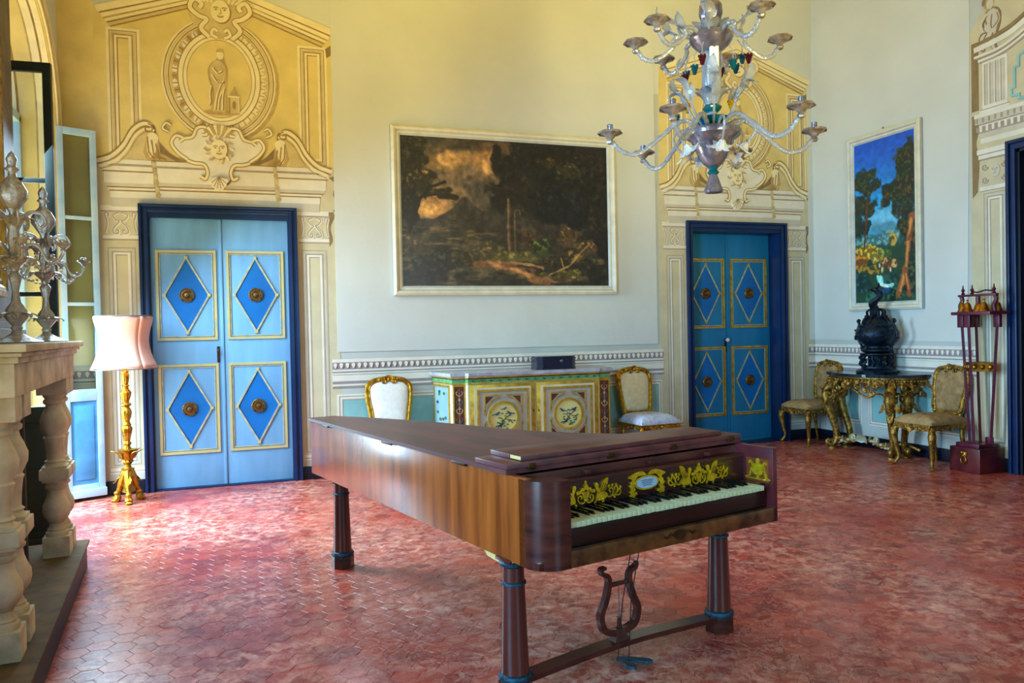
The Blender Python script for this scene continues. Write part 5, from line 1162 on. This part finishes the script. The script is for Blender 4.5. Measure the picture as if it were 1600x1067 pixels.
def console_leg(x, y, dx, dy):
    l = empty('leg', (x, y, 0), math.atan2(dy, dx), con)      # local +x points outward
    m = MB(); m.use(GOLDD)
    P = [(-.05, 0, .80), (-.02, 0, .74), (.035, 0, .66), (.055, 0, .58), (.035, 0, .46), (-.01, 0, .32), (-.045, 0, .20), (-.05, 0, .11), (-.015, 0, .05), (.035, 0, .04), (.055, 0, .075), (.03, 0, .095)]
    rr = [.05, .052, .056, .054, .046, .038, .033, .032, .033, .03, .024, .018]; S = spline(P, 4); n = len(S)
    r2 = [rr[min(len(rr)-1, i//4)]*(1-(i % 4)/4)+rr[min(len(rr)-1, i//4+1)]*((i % 4)/4) for i in range(n)]
    m.tube(S, r2, 10); m.build('leg_scroll', l)
    m = MB(); m.use(GOLDD)
    for i in range(6, n-14, 1): p = S[i]; m.ell((p[0]+r2[i]*.92, 0, p[2]), (.013, .013, .014), 8, 5)
    m.build('leg_beading', l)
    for sg in (-1, 1):
        m = MB(); m.use(GOLDD); m.leaf((.03, sg*.035, .62), (.4, sg*.5, .8), (.3, sg, 0), .12, .03, .6, 6, wav=.2); m.leaf((.05, sg*.03, .60), (.1, sg*.35, -1), (1, sg*.4, 0), .16, .024, .3, 6, wav=.2)
        m.tube([(a, sg*.05, b) for a, b in spiral(.035, .605, .05, .012, 60, 1.3, 14)], .013, 6); m.build('leg_volute', l)
        m = MB(); m.use(GOLDD).tube([(a, sg*.024, b) for a, b in spiral(.015, .07, .035, .008, 200, 1.3, 14)], .010, 6); m.build('foot_volute', l)
    m = MB(); m.use(GOLDD)
    m.leaf((.085, 0, .60), (.15, 0, 1), (1, 0, 0), .13, .035, .5, 7, wav=.15); m.leaf((.075, 0, .55), (-.12, 0, -1), (1, 0, 0), .2, .032, .1, 7, wav=.15)
    m.build('leg_leaf', l)
    m = MB(); m.use(GOLDD).lathe([(.05, 0), (.05, .014), (.04, .02)], n=12); m.build('leg_foot', l)
console_leg(-.42, -.36, -.55, -.83); console_leg(.42, -.36, .55, -.83)
console_leg(-.42, -.17, -1, -.5); console_leg(.42, -.17, 1, -.5)
st = empty('stretcher', (0, 0, 0), 0, con)
m = MB(); m.use(GOLDD)
for sg in (-1, 1):
    m.tube(spline([(sg*.46, -.36, .07), (sg*.34, -.30, .12), (sg*.20, -.30, .10), (sg*.08, -.28, .14), (0, -.28, .12)], 5), .022, 8); m.tube(spline([(sg*.52, -.09, .08), (sg*.36, -.14, .12), (sg*.2, -.24, .11), (sg*.06, -.27, .12)], 5), .018, 8)
m.build('stretcher_bar', st)
m = MB(); m.use(GILTW)
for k in range(11):
    a = R((k-5)*17); m.leaf((0, -.30, .12), (math.sin(a), -.25, math.cos(a)), (0, -1, .2), .11, .02, .4, 6, wav=.1)
for sg in (-1, 1):
    for k in range(6): m.ell((sg*(.08+.05*k), -.30-.01*(k % 2), .135-.012*k+.015*(k % 2)), (.026, .02, .018), 8, 5); m.leaf((sg*(.06+.055*k), -.30, .13-.01*k), (sg*.8, -.2, .5*(-1)**k), (0, -.4, 1), .07, .02, .6, 6, wav=.2)
    m.tube([(sg*a, -.31, b) for a, b in spiral(.16, .15, .035, .008, 0, 1.4, 14)], .010, 6)
m.build('shell_carving', st)
# ------------------------------------------------------------------ bronze urn on the console
urn = tag(empty('bronze_urn', (6.35, 6.45, .857)), 'dark blue-black bronze incense urn with dragon finial on the console table', 'urn')
m = MB(); m.use(PATINA).lathe([(.20, 0), (.205, .02), (.19, .035), (.17, .04), (.15, .055), (.145, .075)], n=28); m.build('base', urn)
m = MB(); m.use(PATINA)
for k in range(10):
    a = 2*math.pi*k/10; c_, s_ = math.cos(a), math.sin(a)
    m.tube([(c_*r, s_*r, z) for r, z in spline([(.13, .07), (.165, .10), (.14, .135), (.165, .165), (.135, .19)], 4)], .012, 6); m.ell((c_*.15, s_*.15, .12), (.02, .02, .02), 8, 5)
    a += .31; m.tube([(math.cos(a+t)*.15, math.sin(a+t)*.15, z) for t, z in [(q[0], q[1]) for q in spiral(0, .13, .2, .03, 0, 1.2, 10)] if .07 < z < .2] or [(0, 0, .1), (0, 0, .12)], .007, 5)
m.lathe([(.13, .185), (.165, .195), (.16, .21), (.10, .215)], n=28); m.build('openwork_foot', urn)
m = MB(); m.use(PATINA).lathe([(.08, .0), (.085, .21), (.11, .215), (.155, .235), (.15, .25), (.11, .265), (.105, .285), (.14, .31), (.185, .35), (.205, .40), (.20, .45), (.17, .485), (.175, .50), (.165, .51), (.15, .51)], n=32); m.build('bowl', urn)
m = MB(); m.use(PATINA)
for k in range(26): a = random.uniform(0, 6.28); z = random.uniform(.34, .46); m.ell((.195*math.cos(a), .195*math.sin(a), z), (.02, .02, .013), 7, 5)
for k in range(24): a = 2*math.pi*k/24; m.ell((.168*math.cos(a), .168*math.sin(a), .505), .012, 6, 4)
m.build('relief', urn)
m = MB(); m.use(PATINA).lathe([(.15, .505), (.135, .54), (.10, .575), (.075, .60), (.05, .61)], n=24)
for k in range(9):
    a = 2*math.pi*k/9; c_, s_ = math.cos(a), math.sin(a); m.tube([(c_*r, s_*r, z) for r, z in spline([(.14, .52), (.12, .57), (.085, .60), (.09, .65), (.05, .68)], 4)], .011, 6); m.ell((c_*.10, s_*.10, .60), .018, 6, 4)
m.build('lid', urn)
m = MB(); m.use(PATINA).tube(spline([(0, 0, .60), (.02, .03, .68), (-.02, .03, .74), (0, -.02, .78), (.01, -.05, .82), (0, .0, .87), (.0, .06, .885)], 5), [.045, .045, .045, .044, .043, .042, .04, .04, .04, .04, .038, .036, .034, .032, .03, .03, .028, .028, .03, .032, .034, .034, .032, .03, .028, .026, .022, .018, .014, .008, .004][:31], 8)
m.ell((0, .02, .885), (.03, .05, .026)); m.leaf((0, -.02, .89), (0, -.6, .5), (0, 0, 1), .07, .016, .5); m.leaf((0, .05, .885), (0, 1, .1), (0, 0, 1), .06, .014, -.3)
for k in range(7): m.leaf((0, .02-.012*k, .66+.03*k), (random.uniform(-1, 1), random.uniform(-1, 1), .4), (0, 0, 1), .06, .016, .6, 5)
m.build('dragon_finial', urn)
for sg in (-1, 1):
    m = MB(); m.use(PATINA).tube([(0, sg*a, z) for a, z in spline([(.16, .29), (.20, .25), (.205, .29), (.25, .35), (.275, .42), (.245, .49), (.235, .53), (.255, .55), (.24, .565), (.225, .55)], 5)], .014, 7); m.ell((0, sg*.205, .262), (.014, .016, .026)); m.build('handle', urn)
# ------------------------------------------------------------------ bell stand
bs_ = tag(empty('bell_stand', (RIGHT-.175, 5.32, 0), R(-90)), 'plum-coloured wooden stand with brass bells on a mahogany box', 'stand')
m = MB(); m.use(MAHOR).box(-.155, -.155, .0, .155, .155, .225, .004); m.build('box', bs_)
m = MB(); m.use(BRASS).ell((0, -.158, .165), (.028, .012, .03)); m.ell((0, -.168, .155), (.012, .010, .012))
for sg in (-1, 1): m.ell((sg*.022, -.160, .178), (.012, .010, .014))
m.tube([(.026*math.cos(a), -.170+.004*math.sin(a), .115+.032*math.sin(a)) for a in [2*math.pi*k/20 for k in range(20)]], .005, 6, True); m.build('lion_ring_handle', bs_)
m = MB(); m.use(STANDR).box(-.12, -.12, .225, .12, .12, .262, .003).box(.06, .03, .262, .11, .08, .32, .003); m.build('plinth', bs_)
bot = [(-.03, -.05), (.045, -.09), (.11, .04), (-.02, .07)]; tp = [(-.095, -.06), (.01, -.10), (.20, .03), (-.07, .09)]
for (a, b), (c, d) in zip(bot, tp):
    m = MB(); m.use(STANDR).tube([(a, b, .26), (c, d, 1.445)], .0165, 4); m.build('post', bs_)
    m = MB(); m.use(STANDR).box(c-.03, d-.02, 1.33, c+.03, d+.02, 1.445, .003); m.build('bracket', bs_)
m = MB(); m.use(BRASS); mid = [((a*.42+c*.58), (b*.42+d*.58)) for (a, b), (c, d) in zip(bot, tp)]
for k in range(4):
    a, b = mid[k], mid[(k+1) % 4]; v = Vector((b[0]-a[0], b[1]-a[1])); nn = Vector((v.y, -v.x)).normalized()*.006
    m.prism([(a[0]-nn.x, a[1]-nn.y), (b[0]-nn.x, b[1]-nn.y), (b[0]+nn.x, b[1]+nn.y), (a[0]+nn.x, a[1]+nn.y)], .925, 1.01)
    for j in range(3):
        p = (a[0]+v.x*(j+.5)/3, a[1]+v.y*(j+.5)/3); m.ell((p[0], p[1], .967), (.024, .024, .026), 8, 5)
m.build('brass_collar', bs_)
m = MB(); m.use(STANDR).box(-.145, -.135, 1.445, .255, .14, 1.475, .005); m.build('top_board', bs_)
for (x, y, s) in ((-.09, -.05, .9), (-.01, -.085, 1.0), (.065, -.03, 1.15), (.145, -.07, 1.0), (.0, .06, 1.0), (.19, .04, .9)):
    m = MB(); m.use(BRASS).lathe([(.050*s, 1.476), (.047*s, 1.485), (.036*s, 1.505), (.03*s, 1.535), (.022*s, 1.552), (.008*s, 1.56), (.007*s, 1.575), (.012*s, 1.58), (0, 1.59)], c=(x, y), n=16); m.build('bell', bs_)
m = MB(); m.use(STANDR)
for x in (-.12, .225): m.tube(spline([(x, -.03, 1.475), (x-.012, -.03, 1.53), (x+.012, -.03, 1.58), (x, -.03, 1.625)], 4), .018, 8)
m.tube([(.055, -.03, 1.475), (.055, -.03, 1.625)], .02, 8); m.box(-.14, -.05, 1.615, .245, -.01, 1.635, .003); m.build('bell_rail', bs_)
for x in (-.10, -.005, .215):
    m = MB(); m.use(STANDR).lathe([(.012, 1.635), (.018, 1.645), (.008, 1.655), (.018, 1.675), (.008, 1.69), (.004, 1.72), (0, 1.725)], c=(x, -.03), n=12); m.build('finial', bs_)
m = MB(); m.use(BLACKCORD).tube([(0, -.03, 1.66), (.05, -.035, 1.65), (.13, -.03, 1.668), (.21, -.03, 1.66)], .007, 6); m.build('cord', bs_)
# ------------------------------------------------------------------ floor lamp
lamp = tag(empty('floor_lamp', (-.945, 7.27, 0)), 'gilt baluster floor lamp with concave pink-white satin shade by the window', 'lamp')
lg = MB(); lg.use(GOLD)
for k in range(3):
    a = R(-90+120*k+8); c_, s_ = math.cos(a), math.sin(a)
    leg = MB(); leg.use(GOLD).tube([(c_*r, s_*r, z) for r, z in spline([(.025, .27), (.045, .20), (.075, .12), (.10, .065), (.095, .04), (.115, .016)], 5)], [.026+.008*math.sin(i*.35) for i in range(26)], 8)
    leg.ell((c_*.118, s_*.118, .014), (.028, .028, .014))
    for j in (-1, 0, 1): leg.ell((c_*.135-s_*.014*j, s_*.135+c_*.014*j, .010), (.013, .013, .010), 7, 5)
    leg.leaf((c_*.06, s_*.06, .23), (c_*.5, s_*.5, -1), (c_, s_, 0), .10, .024, .3, 6, wav=.1); leg.ell((c_*.10, s_*.10, .075), (.026, .026, .022)); leg.build('foot', lamp)
m = MB(); m.use(GOLD).lathe([(.075, .085), (.06, .15), (.045, .22), (.055, .262), (.05, .272), (.03, .28)], n=3, a0=R(30)); m.build('pedestal', lamp)
m = MB(); m.use(GOLD).lathe([(.05, .275), (.052, .285), (.028, .295), (.022, .315), (.035, .335), (.048, .345), (.04, .36), (.05, .375), (.062, .43), (.075, .45), (.06, .452), (.03, .455), (.022, .48), (.034, .50), (.022, .52), (.03, .56), (.04, .60), (.044, .63), (.03, .65), (.036, .66), (.028, .67), (.024, .69), (.034, .72), (.042, .76), (.036, .79), (.022, .81), (.04, .825), (.04, .835), (.022, .85), (.03, .88), (.04, .91), (.042, .935), (.024, .96), (.020, .98), (.03, .99), (.02, 1.0), (.026, 1.04), (.03, 1.08), (.022, 1.10), (.028, 1.115), (.02, 1.13), (.008, 1.14), (.008, 1.56), (.014, 1.57), (.004, 1.59)], n=20, flute=10, amp=.04); m.build('stem', lamp)
m = MB(); m.use(GOLD)
for k in range(8): a = 2*math.pi*k/8; m.leaf((.055*math.cos(a), .055*math.sin(a), .37), (math.cos(a)*.35, math.sin(a)*.35, 1), (-math.cos(a), -math.sin(a), .2), .10, .02, -.4, 6)
m.build('leaf_cup', lamp)
sh_ = empty('shade', (0, 0, 0), 0, lamp); NP = 6
def shade_r(t): return .262*(1-t)+.232*t-.055*math.sin(math.pi*min(1, t*1.05))**1.0
for k in range(NP):
    a0 = 2*math.pi*k/NP+R(10); a1 = 2*math.pi*(k+1)/NP+R(10); vs = []; fs = []; nz_, na = 10, 6
    for j in range(nz_+1):
        t = j/nz_; r = shade_r(t); z = 1.135+.445*t
        for i in range(na+1):
            s = i/na; a = a0+(a1-a0)*s; rr = r*(1-.045*math.sin(math.pi*s)); vs.append((rr*math.cos(a), rr*math.sin(a), z+.012*math.sin(math.pi*s)*(1 if j == 0 else 0)))
    for j in range(nz_):
        for i in range(na): q = j*(na+1)+i; fs.append((q, q+1, q+na+2, q+na+1))
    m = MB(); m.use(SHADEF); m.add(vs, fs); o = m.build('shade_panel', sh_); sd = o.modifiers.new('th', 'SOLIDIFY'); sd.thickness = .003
    if k in (4, 5): o.data.materials[0] = SHADEP if k == 4 else SHADEP  # panels turned from the window get the shadowed tint
m = MB(); m.use(TRIMB)
for t, z in ((0, 1.135), (1, 1.58)): m.tube([(shade_r(t)*.985*math.cos(2*math.pi*k/36), shade_r(t)*.985*math.sin(2*math.pi*k/36), z) for k in range(36)], .0045, 6, True)
m.build('braid', sh_)
m = MB(); m.use(BRASS)
for k in range(3): a = 2*math.pi*k/3; m.tube([(0, 0, 1.56), (.225*math.cos(a), .225*math.sin(a), 1.575)], .003, 5)
m.build('shade_ring', sh_)
# ------------------------------------------------------------------ fireplace of turned stone balusters on the left wall
FA = math.atan2(1.554, -.122)
fire = tag(empty('fireplace', (-.83, 3.405, 0), FA), 'carved limestone fireplace with paired balusters and a high mantel shelf', 'fireplace')
m = MB(); m.use(HEARTH).box(-.75, -.065, .145, 1.93, .56, .165, .006); m.build('hearth_slab', fire)
m = MB(); m.use(HEARTHF).box(-.74, -.05, 0, 1.915, .56, .145); m.build('hearth_riser', fire)
def baluster(x, y, s=1.0):
    e = empty('baluster', (x, y, .165), 0, fire)
    m = MB(); m.use(SANDST).box(-.068*s, -.068*s, 0, .068*s, .068*s, .115, .005); m.build('baluster_plinth', e)
    k = .915/.78
    prof = [(.058, .115), (.060, .125), (.058, .137), (.046, .145), (.050, .152), (.040, .165), (.036, .185), (.046, .20), (.064, .225), (.072, .255), (.070, .285), (.056, .315), (.046, .345), (.042, .375), (.052, .385), (.054, .395), (.046, .405), (.062, .425)]
    prof2 = [(.062, .515), (.046, .53), (.054, .54), (.042, .55), (.044, .60), (.050, .66), (.056, .675), (.048, .685), (.054, .70), (.070, .735), (.072, .77), (.058, .81), (.044, .84), (.040, .86), (.052, .87), (.054, .885), (.044, .895), (.054, .91), (.058, .92)]
    m = MB(); m.use(SANDST).lathe([(r*s, z) for r, z in prof], n=24).lathe([(r*s, z) for r, z in prof2], n=24); m.build('turned_shaft', e)
    m = MB(); m.use(SANDST).box(-.062*s, -.062*s, .425, .062*s, .062*s, .44, .003).box(-.074*s, -.074*s, .44, .074*s, .074*s, .50, .006).box(-.062*s, -.062*s, .50, .062*s, .062*s, .515, .003); m.build('middle_block', e)
    m = MB(); m.use(SANDST).box(-.075*s, -.075*s, .92, .075*s, .075*s, 1.015, .004); m.build('top_block', e)
for x, y in ((.068, .068), (.275, .068), (1.625, .068), (1.80, .068)): baluster(x, y)
for x, y in ((.275, .30), (1.64, .32), (1.80, .32)): baluster(x, y, .92)
m = MB(); m.use(SANDST).box(-.03, -.012, 1.18, 1.895, .55, 1.31, .004).box(-.045, -.028, 1.31, 1.91, .56, 1.335, .004).box(-.06, -.042, 1.335, 1.925, .57, 1.35, .003); m.build('entablature', fire)
m = MB(); m.use(SANDST)
m.box(-.075, -.06, 1.352, 1.965, .575, 1.384, .008); m.build('mantel_shelf', fire)
m = MB(); m.use(SOOT).box(.20, .43, .165, 1.72, .55, 1.18); m.build('fire_back', fire)
m = MB(); m.use(IRONW)
for x in (1.50,): m.box(x, .20, .165, x+.05, .25, 1.18, .003)
m.box(.25, .21, .62, 1.5, .25, .66, .003).box(.25, .21, .72, 1.5, .25, .74, .003).box(1.3, .2, .165, 1.34, .24, .72, .003); m.build('fire_screen', fire)
m = MB(); m.use(GREYST).box(-.02, .24, 1.384, 1.96, .60, 1.46, .006).box(.0, .255, 1.46, 1.945, .60, 1.50, .004).box(.02, .27, 1.50, 1.93, .60, 4.4, .006); m.build('overmantel', fire)
mir = tag(empty('gilt_mirror', (-.83, 3.405, 0), FA), 'large mirror with dark gilt frame above the mantel shelf', 'mirror')
m = MB(); w, h, cx, cz = 1.13, 2.3, .865, 2.78
m.T = Matrix.Translation((cx, .269, cz)); picture_frame(m, w, h, .10, .035, (GOLDD, GILT)); m.T = None; m.build('frame', mir)
m = MB(); m.use(mat('mirror_glass', (120, 118, 104), .06, metal=.9, var=.1, scale=5)).box(cx-w/2+.09, .255, cz-h/2+.09, cx+w/2-.09, .262, cz+h/2-.09); m.build('mirror_glass', mir, smooth=False)
# ------------------------------------------------------------------ glass candelabra
def dish(m, c, r, mt, stub=None, s=1.0):
    x, y, z = c
    m.use(mt).lathe([(.010*s, z-.050*s), (.016*s, z-.046*s), (.019*s, z-.036*s), (.012*s, z-.026*s), (.020*s, z-.018*s), (.028*s, z-.008*s), (r*.55, z-.004*s), (r*.93, z+.010*s), (r, z+.004*s), (r*.99, z+.009*s), (r*.9, z+.018*s), (r*.5, z+.008*s), (.018*s, z+.010*s), (.018*s, z+.016*s)], c=(x, y), n=24, flute=8, amp=.05)
def candelabrum(loc, rz, label):
    c = tag(empty('glass_candelabrum', loc, rz), label, 'candelabrum', 'glass candelabra on the mantel shelf'); c.scale = (.9, .9, .92)
    m = MB(); m.use(GLASSA).lathe([(.105, 0), (.11, .006), (.08, .016), (.05, .03), (.026, .045), (.018, .06)], n=24, flute=12, amp=.03); m.build('foot', c)
    m = MB(); m.use(GLASSA).lathe([(.018, .058), (.026, .07), (.018, .08), (.034, .10), (.052, .125), (.040, .16), (.020, .19), (.014, .24), (.024, .29), (.030, .31), (.014, .33), (.02, .35), (.04, .37), (.055, .385), (.03, .40), (.022, .44), (.03, .47), (.022, .52), (.034, .55), (.02, .57), (.016, .60), (.034, .63), (.06, .67), (.062, .70), (.04, .74), (.018, .765), (.016, .785), (.03, .80), (.02, .81), (.018, .82), (.024, .845), (.012, .87), (0, .885)], n=20, flute=10, amp=.04); m.build('stem', c)
    for (r, z, d, L_, w, cu) in ((.03, .13, (1, 0, .5), .06, .016, -.6), (.03, .385, (1, 0, .35), .085, .022, -.5), (.025, .56, (1, 0, .9), .07, .018, -.6)):
        m = MB(); m.use(GLASSA).leaf((r, 0, z), d, (0, 0, 1), L_, w, cu, 6, wav=.2); l0 = m.build('collar_leaf', c)
        for k in range(1, 8): o = l0.copy(); COL.objects.link(o); o.parent = c; o.rotation_euler = (0, 0, 2*math.pi*k/8)
    for k in range(5):
        a = 2*math.pi*k/5+.3; d = (math.cos(a), math.sin(a))
        e = empty('arm', (0, 0, 0), a, c)
        m = MB(); m.use(GLASSA).tube([(x, 0, z) for x, z in spline([(.02, .40), (.06, .455), (.10, .445), (.125, .395), (.15, .375), (.18, .385), (.20, .42)], 5)], .0075, 8); m.build('arm_tube', e)
        m = MB(); dish(m, (.20, 0, .455), .036, GLASSA, s=.62); m.lathe([(.014, .455), (.016, .48), (.013, .482)], c=(.20, 0), n=12); m.build('drip_cup', e)
        m = MB(); m.use(GLASSA).tube([(x, 0, z) for x, z in spline([(.02, .54), (.06, .60), (.11, .60), (.13, .56), (.11, .535), (.095, .555)], 5)], [.009-.0001*i for i in range(26)], 7); m.build('scroll', e)
    m = MB(); m.use(GLASSA)
    for k in range(5):
        a0 = 2*math.pi*k/5+.3; a1 = a0+2*math.pi/5
        for j in range(9):
            t = (j+.5)/9; p = Vector((math.cos(a0)*.17, math.sin(a0)*.17, .40)).lerp(Vector((math.cos(a1)*.17, math.sin(a1)*.17, .40)), t); p.z -= .06*math.sin(math.pi*t); m.ell(p, .008, 6, 4)
    m.build('bead_chain', c)
    return c
candelabrum((-.965, 4.62, 1.385), 1.03, 'smoky glass candelabrum at the window end of the mantel shelf')
candelabrum((-.900, 3.78, 1.385), 1.03, 'smoky glass candelabrum on the near half of the mantel shelf before the mirror')
# ------------------------------------------------------------------ Venetian glass chandelier
CX, CY = 2.505, 3.70
ch = tag(empty('chandelier', (CX, CY, 0)), 'tall Venetian glass chandelier with two tiers of curved arms', 'chandelier')
ZS = 1.0
def zc_(ypx):  # height on the axis for a picture row (surveyed once, room units)
    return 2.143+(300-ypx)*.003615
B = zc_
m = MB(); m.use(GLASSS).lathe([(0, B(303)), (.046, B(301)), (.052, B(298)), (.040, B(290)), (.028, B(279)), (.020, B(273))], n=24, flute=12, amp=.05); m.build('finial_cup', ch)
m = MB(); m.use(GLASST).lathe([(.020, B(274)), (.034, B(270)), (.020, B(266)), (.03, B(262)), (.02, B(260))], n=20); m.build('finial_knot', ch)
m = MB(); m.use(GLASSS).lathe([(.025, B(262)), (.05, B(258)), (.078, B(246)), (.098, B(232)), (.112, B(222)), (.150, B(214)), (.153, B(208)), (.150, B(205)), (.12, B(207)), (.05, B(212))], n=40, flute=20, amp=.018); m.build('bowl', ch)
m = MB(); m.use(GLASSC).lathe([(.03, B(212)), (.04, B(195)), (.025, B(185)), (.03, B(165)), (.04, B(158)), (.055, B(143)), (.062, B(140)), (.05, B(139)), (.052, B(138)), (.052, B(88)), (.045, B(85))], n=28, flute=14, amp=.035); m.build('glass_column', ch)
m = MB(); m.use(GLASST).lathe([(.03, B(178)), (.045, B(174)), (.05, B(170)), (.035, B(166))], n=16, flute=8, amp=.08).lathe([(.03, B(202)), (.07, B(196)), (.095, B(187)), (.085, B(190)), (.04, B(198))], n=24, flute=12, amp=.08); m.build('teal_collar', ch)
m = MB(); m.use(GLASSS).lathe([(.045, B(86)), (.07, B(82)), (.10, B(74)), (.118, B(66)), (.112, B(58)), (.085, B(55)), (.05, B(58))], n=36, flute=18, amp=.02); m.build('upper_dish', ch)
m = MB(); m.use(GLASSS).lathe([(.03, B(58)), (.04, B(48)), (.035, B(44)), (.052, B(38)), (.064, B(26)), (.060, B(14)), (.04, B(6)), (.03, B(2)), (.05, B(-4)), (.06, B(-12)), (.035, B(-24)), (.02, B(-30)), (.02, B(-60)), (.035, B(-66)), (.02, B(-72)), (.012, B(-74))], n=32, flute=16, amp=.03); m.build('upper_bulb', ch)
m = MB(); m.use(GLASSS).tube([(0, 0, B(-72)), (0, 0, CEIL-.05)], .012, 8); m.lathe([(.08, CEIL), (.075, CEIL-.03), (.03, CEIL-.06), (.012, CEIL-.08)], n=20); m.build('suspension_rod', ch)
lm1 = MB(); lm1.use(GLASSC).leaf((.03, 0, B(168)), (.35, 0, 1), (-1, 0, .3), .115, .028, -.35, 7, wav=.1); l1 = lm1.build('calyx_leaf', ch)
lm2 = MB(); lm2.use(GLASSC).leaf((.05, 0, B(62)), (.4, 0, 1), (-1, 0, .3), .10, .03, -.4, 7, wav=.1); l2 = lm2.build('calyx_leaf', ch)
for k in range(1, 10):
    for q in (l1, l2): o = q.copy(); COL.objects.link(o); o.parent = ch; o.rotation_euler = (0, 0, 2*math.pi*k/10)
base_a = math.atan2(-math.sin(YAW), math.cos(YAW))   # direction of picture-right in plan
def arm(ang, rad, zrim, zcup, z0, dip, candle):
    e = empty('arm', (0, 0, 0), base_a+R(ang), ch)
    P = spline([(.05, z0), (.13, z0+.055), (.20, z0+.045), (rad*.50, (z0+zcup)/2-.02), (rad*.72, zcup-dip), (rad*.88, zcup-dip+.01), (rad*.97, zcup-dip*.45), (rad, zcup-.035)], 7)
    n = len(P); m = MB(); m.use(GLASSC); pts = [(x, 0, z) for x, z in P]
    m.tube(pts, [.0125*(1+.16*math.sin(i*2.1)) for i in range(n)], 8); m.build('arm_tube', e)
    m = MB(); dish(m, (rad, 0, zcup), .068, DISHG, s=1.05); m.build('drip_dish', e)
    if candle:
        m = MB(); m.use(WHITEP if candle > 1 else GLASSS).lathe([(.0165, zcup+.008), (.0165, zcup+.055), (.013, zcup+.057)], c=(rad, 0), n=14); m.build('candle_socket', e)
    else:
        m = MB(); m.use(GLASSS).lathe([(.022, zcup+.008), (.024, zcup+.022), (.012, zcup+.026)], c=(rad, 0), n=14); m.build('candle_socket', e)
for ang in (2, 58, 122, 182, 236, 303): arm(ang, .575, 0, B(210), B(206), .105, 1)
for ang in (10, 62, 118, 168, 214, 292): arm(ang, .415, 0, B(62), B(72), .10, 0)
GLASSW = mat('milky_glass', (222, 222, 226), .15, var=.08, trans=.4, ior=1.35, scale=30)
# white glass leaves and flowers
def frond(ang, r0, z0, pts, w, fl):
    e = empty('glass_flower', (0, 0, 0), base_a+R(ang), ch)
    m = MB(); m.use(GLASSC); S = spline(pts, 5); m.tube([(x, 0, z) for x, z in S], .007, 6); m.build('stem', e)
    m = MB(); m.use(GLASSW if fl == 1 else GLASSC); x, z = S[-1]; d = Vector((S[-1][0]-S[-3][0], 0, S[-1][1]-S[-3][1])).normalized()
    if fl == 1:
        for k in range(6):
            a = 2*math.pi*k/6; q = Vector((0, math.cos(a), 0))+Vector((-d.z, 0, d.x))*math.sin(a); m.leaf((x, 0, z), d*1.0+q*.55, -q, .075, .022, -.5, 6, wav=.1)
    else:
        for k in range(3): m.leaf((S[-1-4*k][0], 0, S[-1-4*k][1]), d+Vector((0, .5*(k-1), .2)), (0, 0, 1), .10, .03, .6*(-1)**k, 7, wav=.12)
    m.build('petal', e)
for k, ang in enumerate((20, 75, 150, 200, 260, 325)):
    frond(ang, 0, 0, [(.05, B(206)), (.09, B(190)), (.13, B(170)), (.15, B(150)), (.20, B(128+6*(k % 3)))], .03, 2)
for k, ang in enumerate((30, 95, 140, 205, 270, 330)):
    frond(ang, 0, 0, [(.10, B(208)), (.19, B(196)), (.24, B(206)), (.22, B(222)), (.19, B(232))], .03, 1)
for k, ang in enumerate((40, 90, 140, 190, 250, 320)):
    frond(ang, 0, 0, [(.06, B(68)), (.13, B(56)), (.20, B(46)), (.26, B(36+5*(k % 2)))], .03, 2)
# hanging grape drops
for k, (ang, r, y) in enumerate(((8, .22, 92), (30, .24, 84), (150, .15, 118), (190, .10, 112), (350, .13, 112), (60, .2, 100), (120, .2, 104), (240, .18, 110), (300, .16, 116), (178, .20, 186), (140, .15, 162), (15, .12, 163))):
    a = base_a+R(ang); x, y_ = r*math.cos(a), r*math.sin(a); z = B(y); mt = (GLASSR, GLASST, GLASSR, GLASST, GLASST)[k % 5] if k < 10 else GLASSY
    m = MB(); m.use(mt)
    for j in range(6):
        zz = z+.016-j*.008; rr = .016*(1-j/6.5)
        for q in range(5): b = 2*math.pi*(q+.5*j)/5; m.ell((x+rr*math.cos(b), y_+rr*math.sin(b), zz), .0085, 6, 4)
    m.use(GLASSC).tube([(x, y_, z+.02), (x, y_, z+.07), (x*.85, y_*.85, z+.10)], .0025, 5); m.build('grape_drop', ch)
for dx in (-.012, .014):
    m = MB(); m.use(WHITEP).lathe([(.012, B(112)), (.013, B(110)), (.013, B(78)), (.008, B(66)), (0, B(62))], c=(dx*cr_.x-.055*cf_.x, dx*cr_.y-.055*cf_.y), n=10); m.build('candle_bulb', ch)
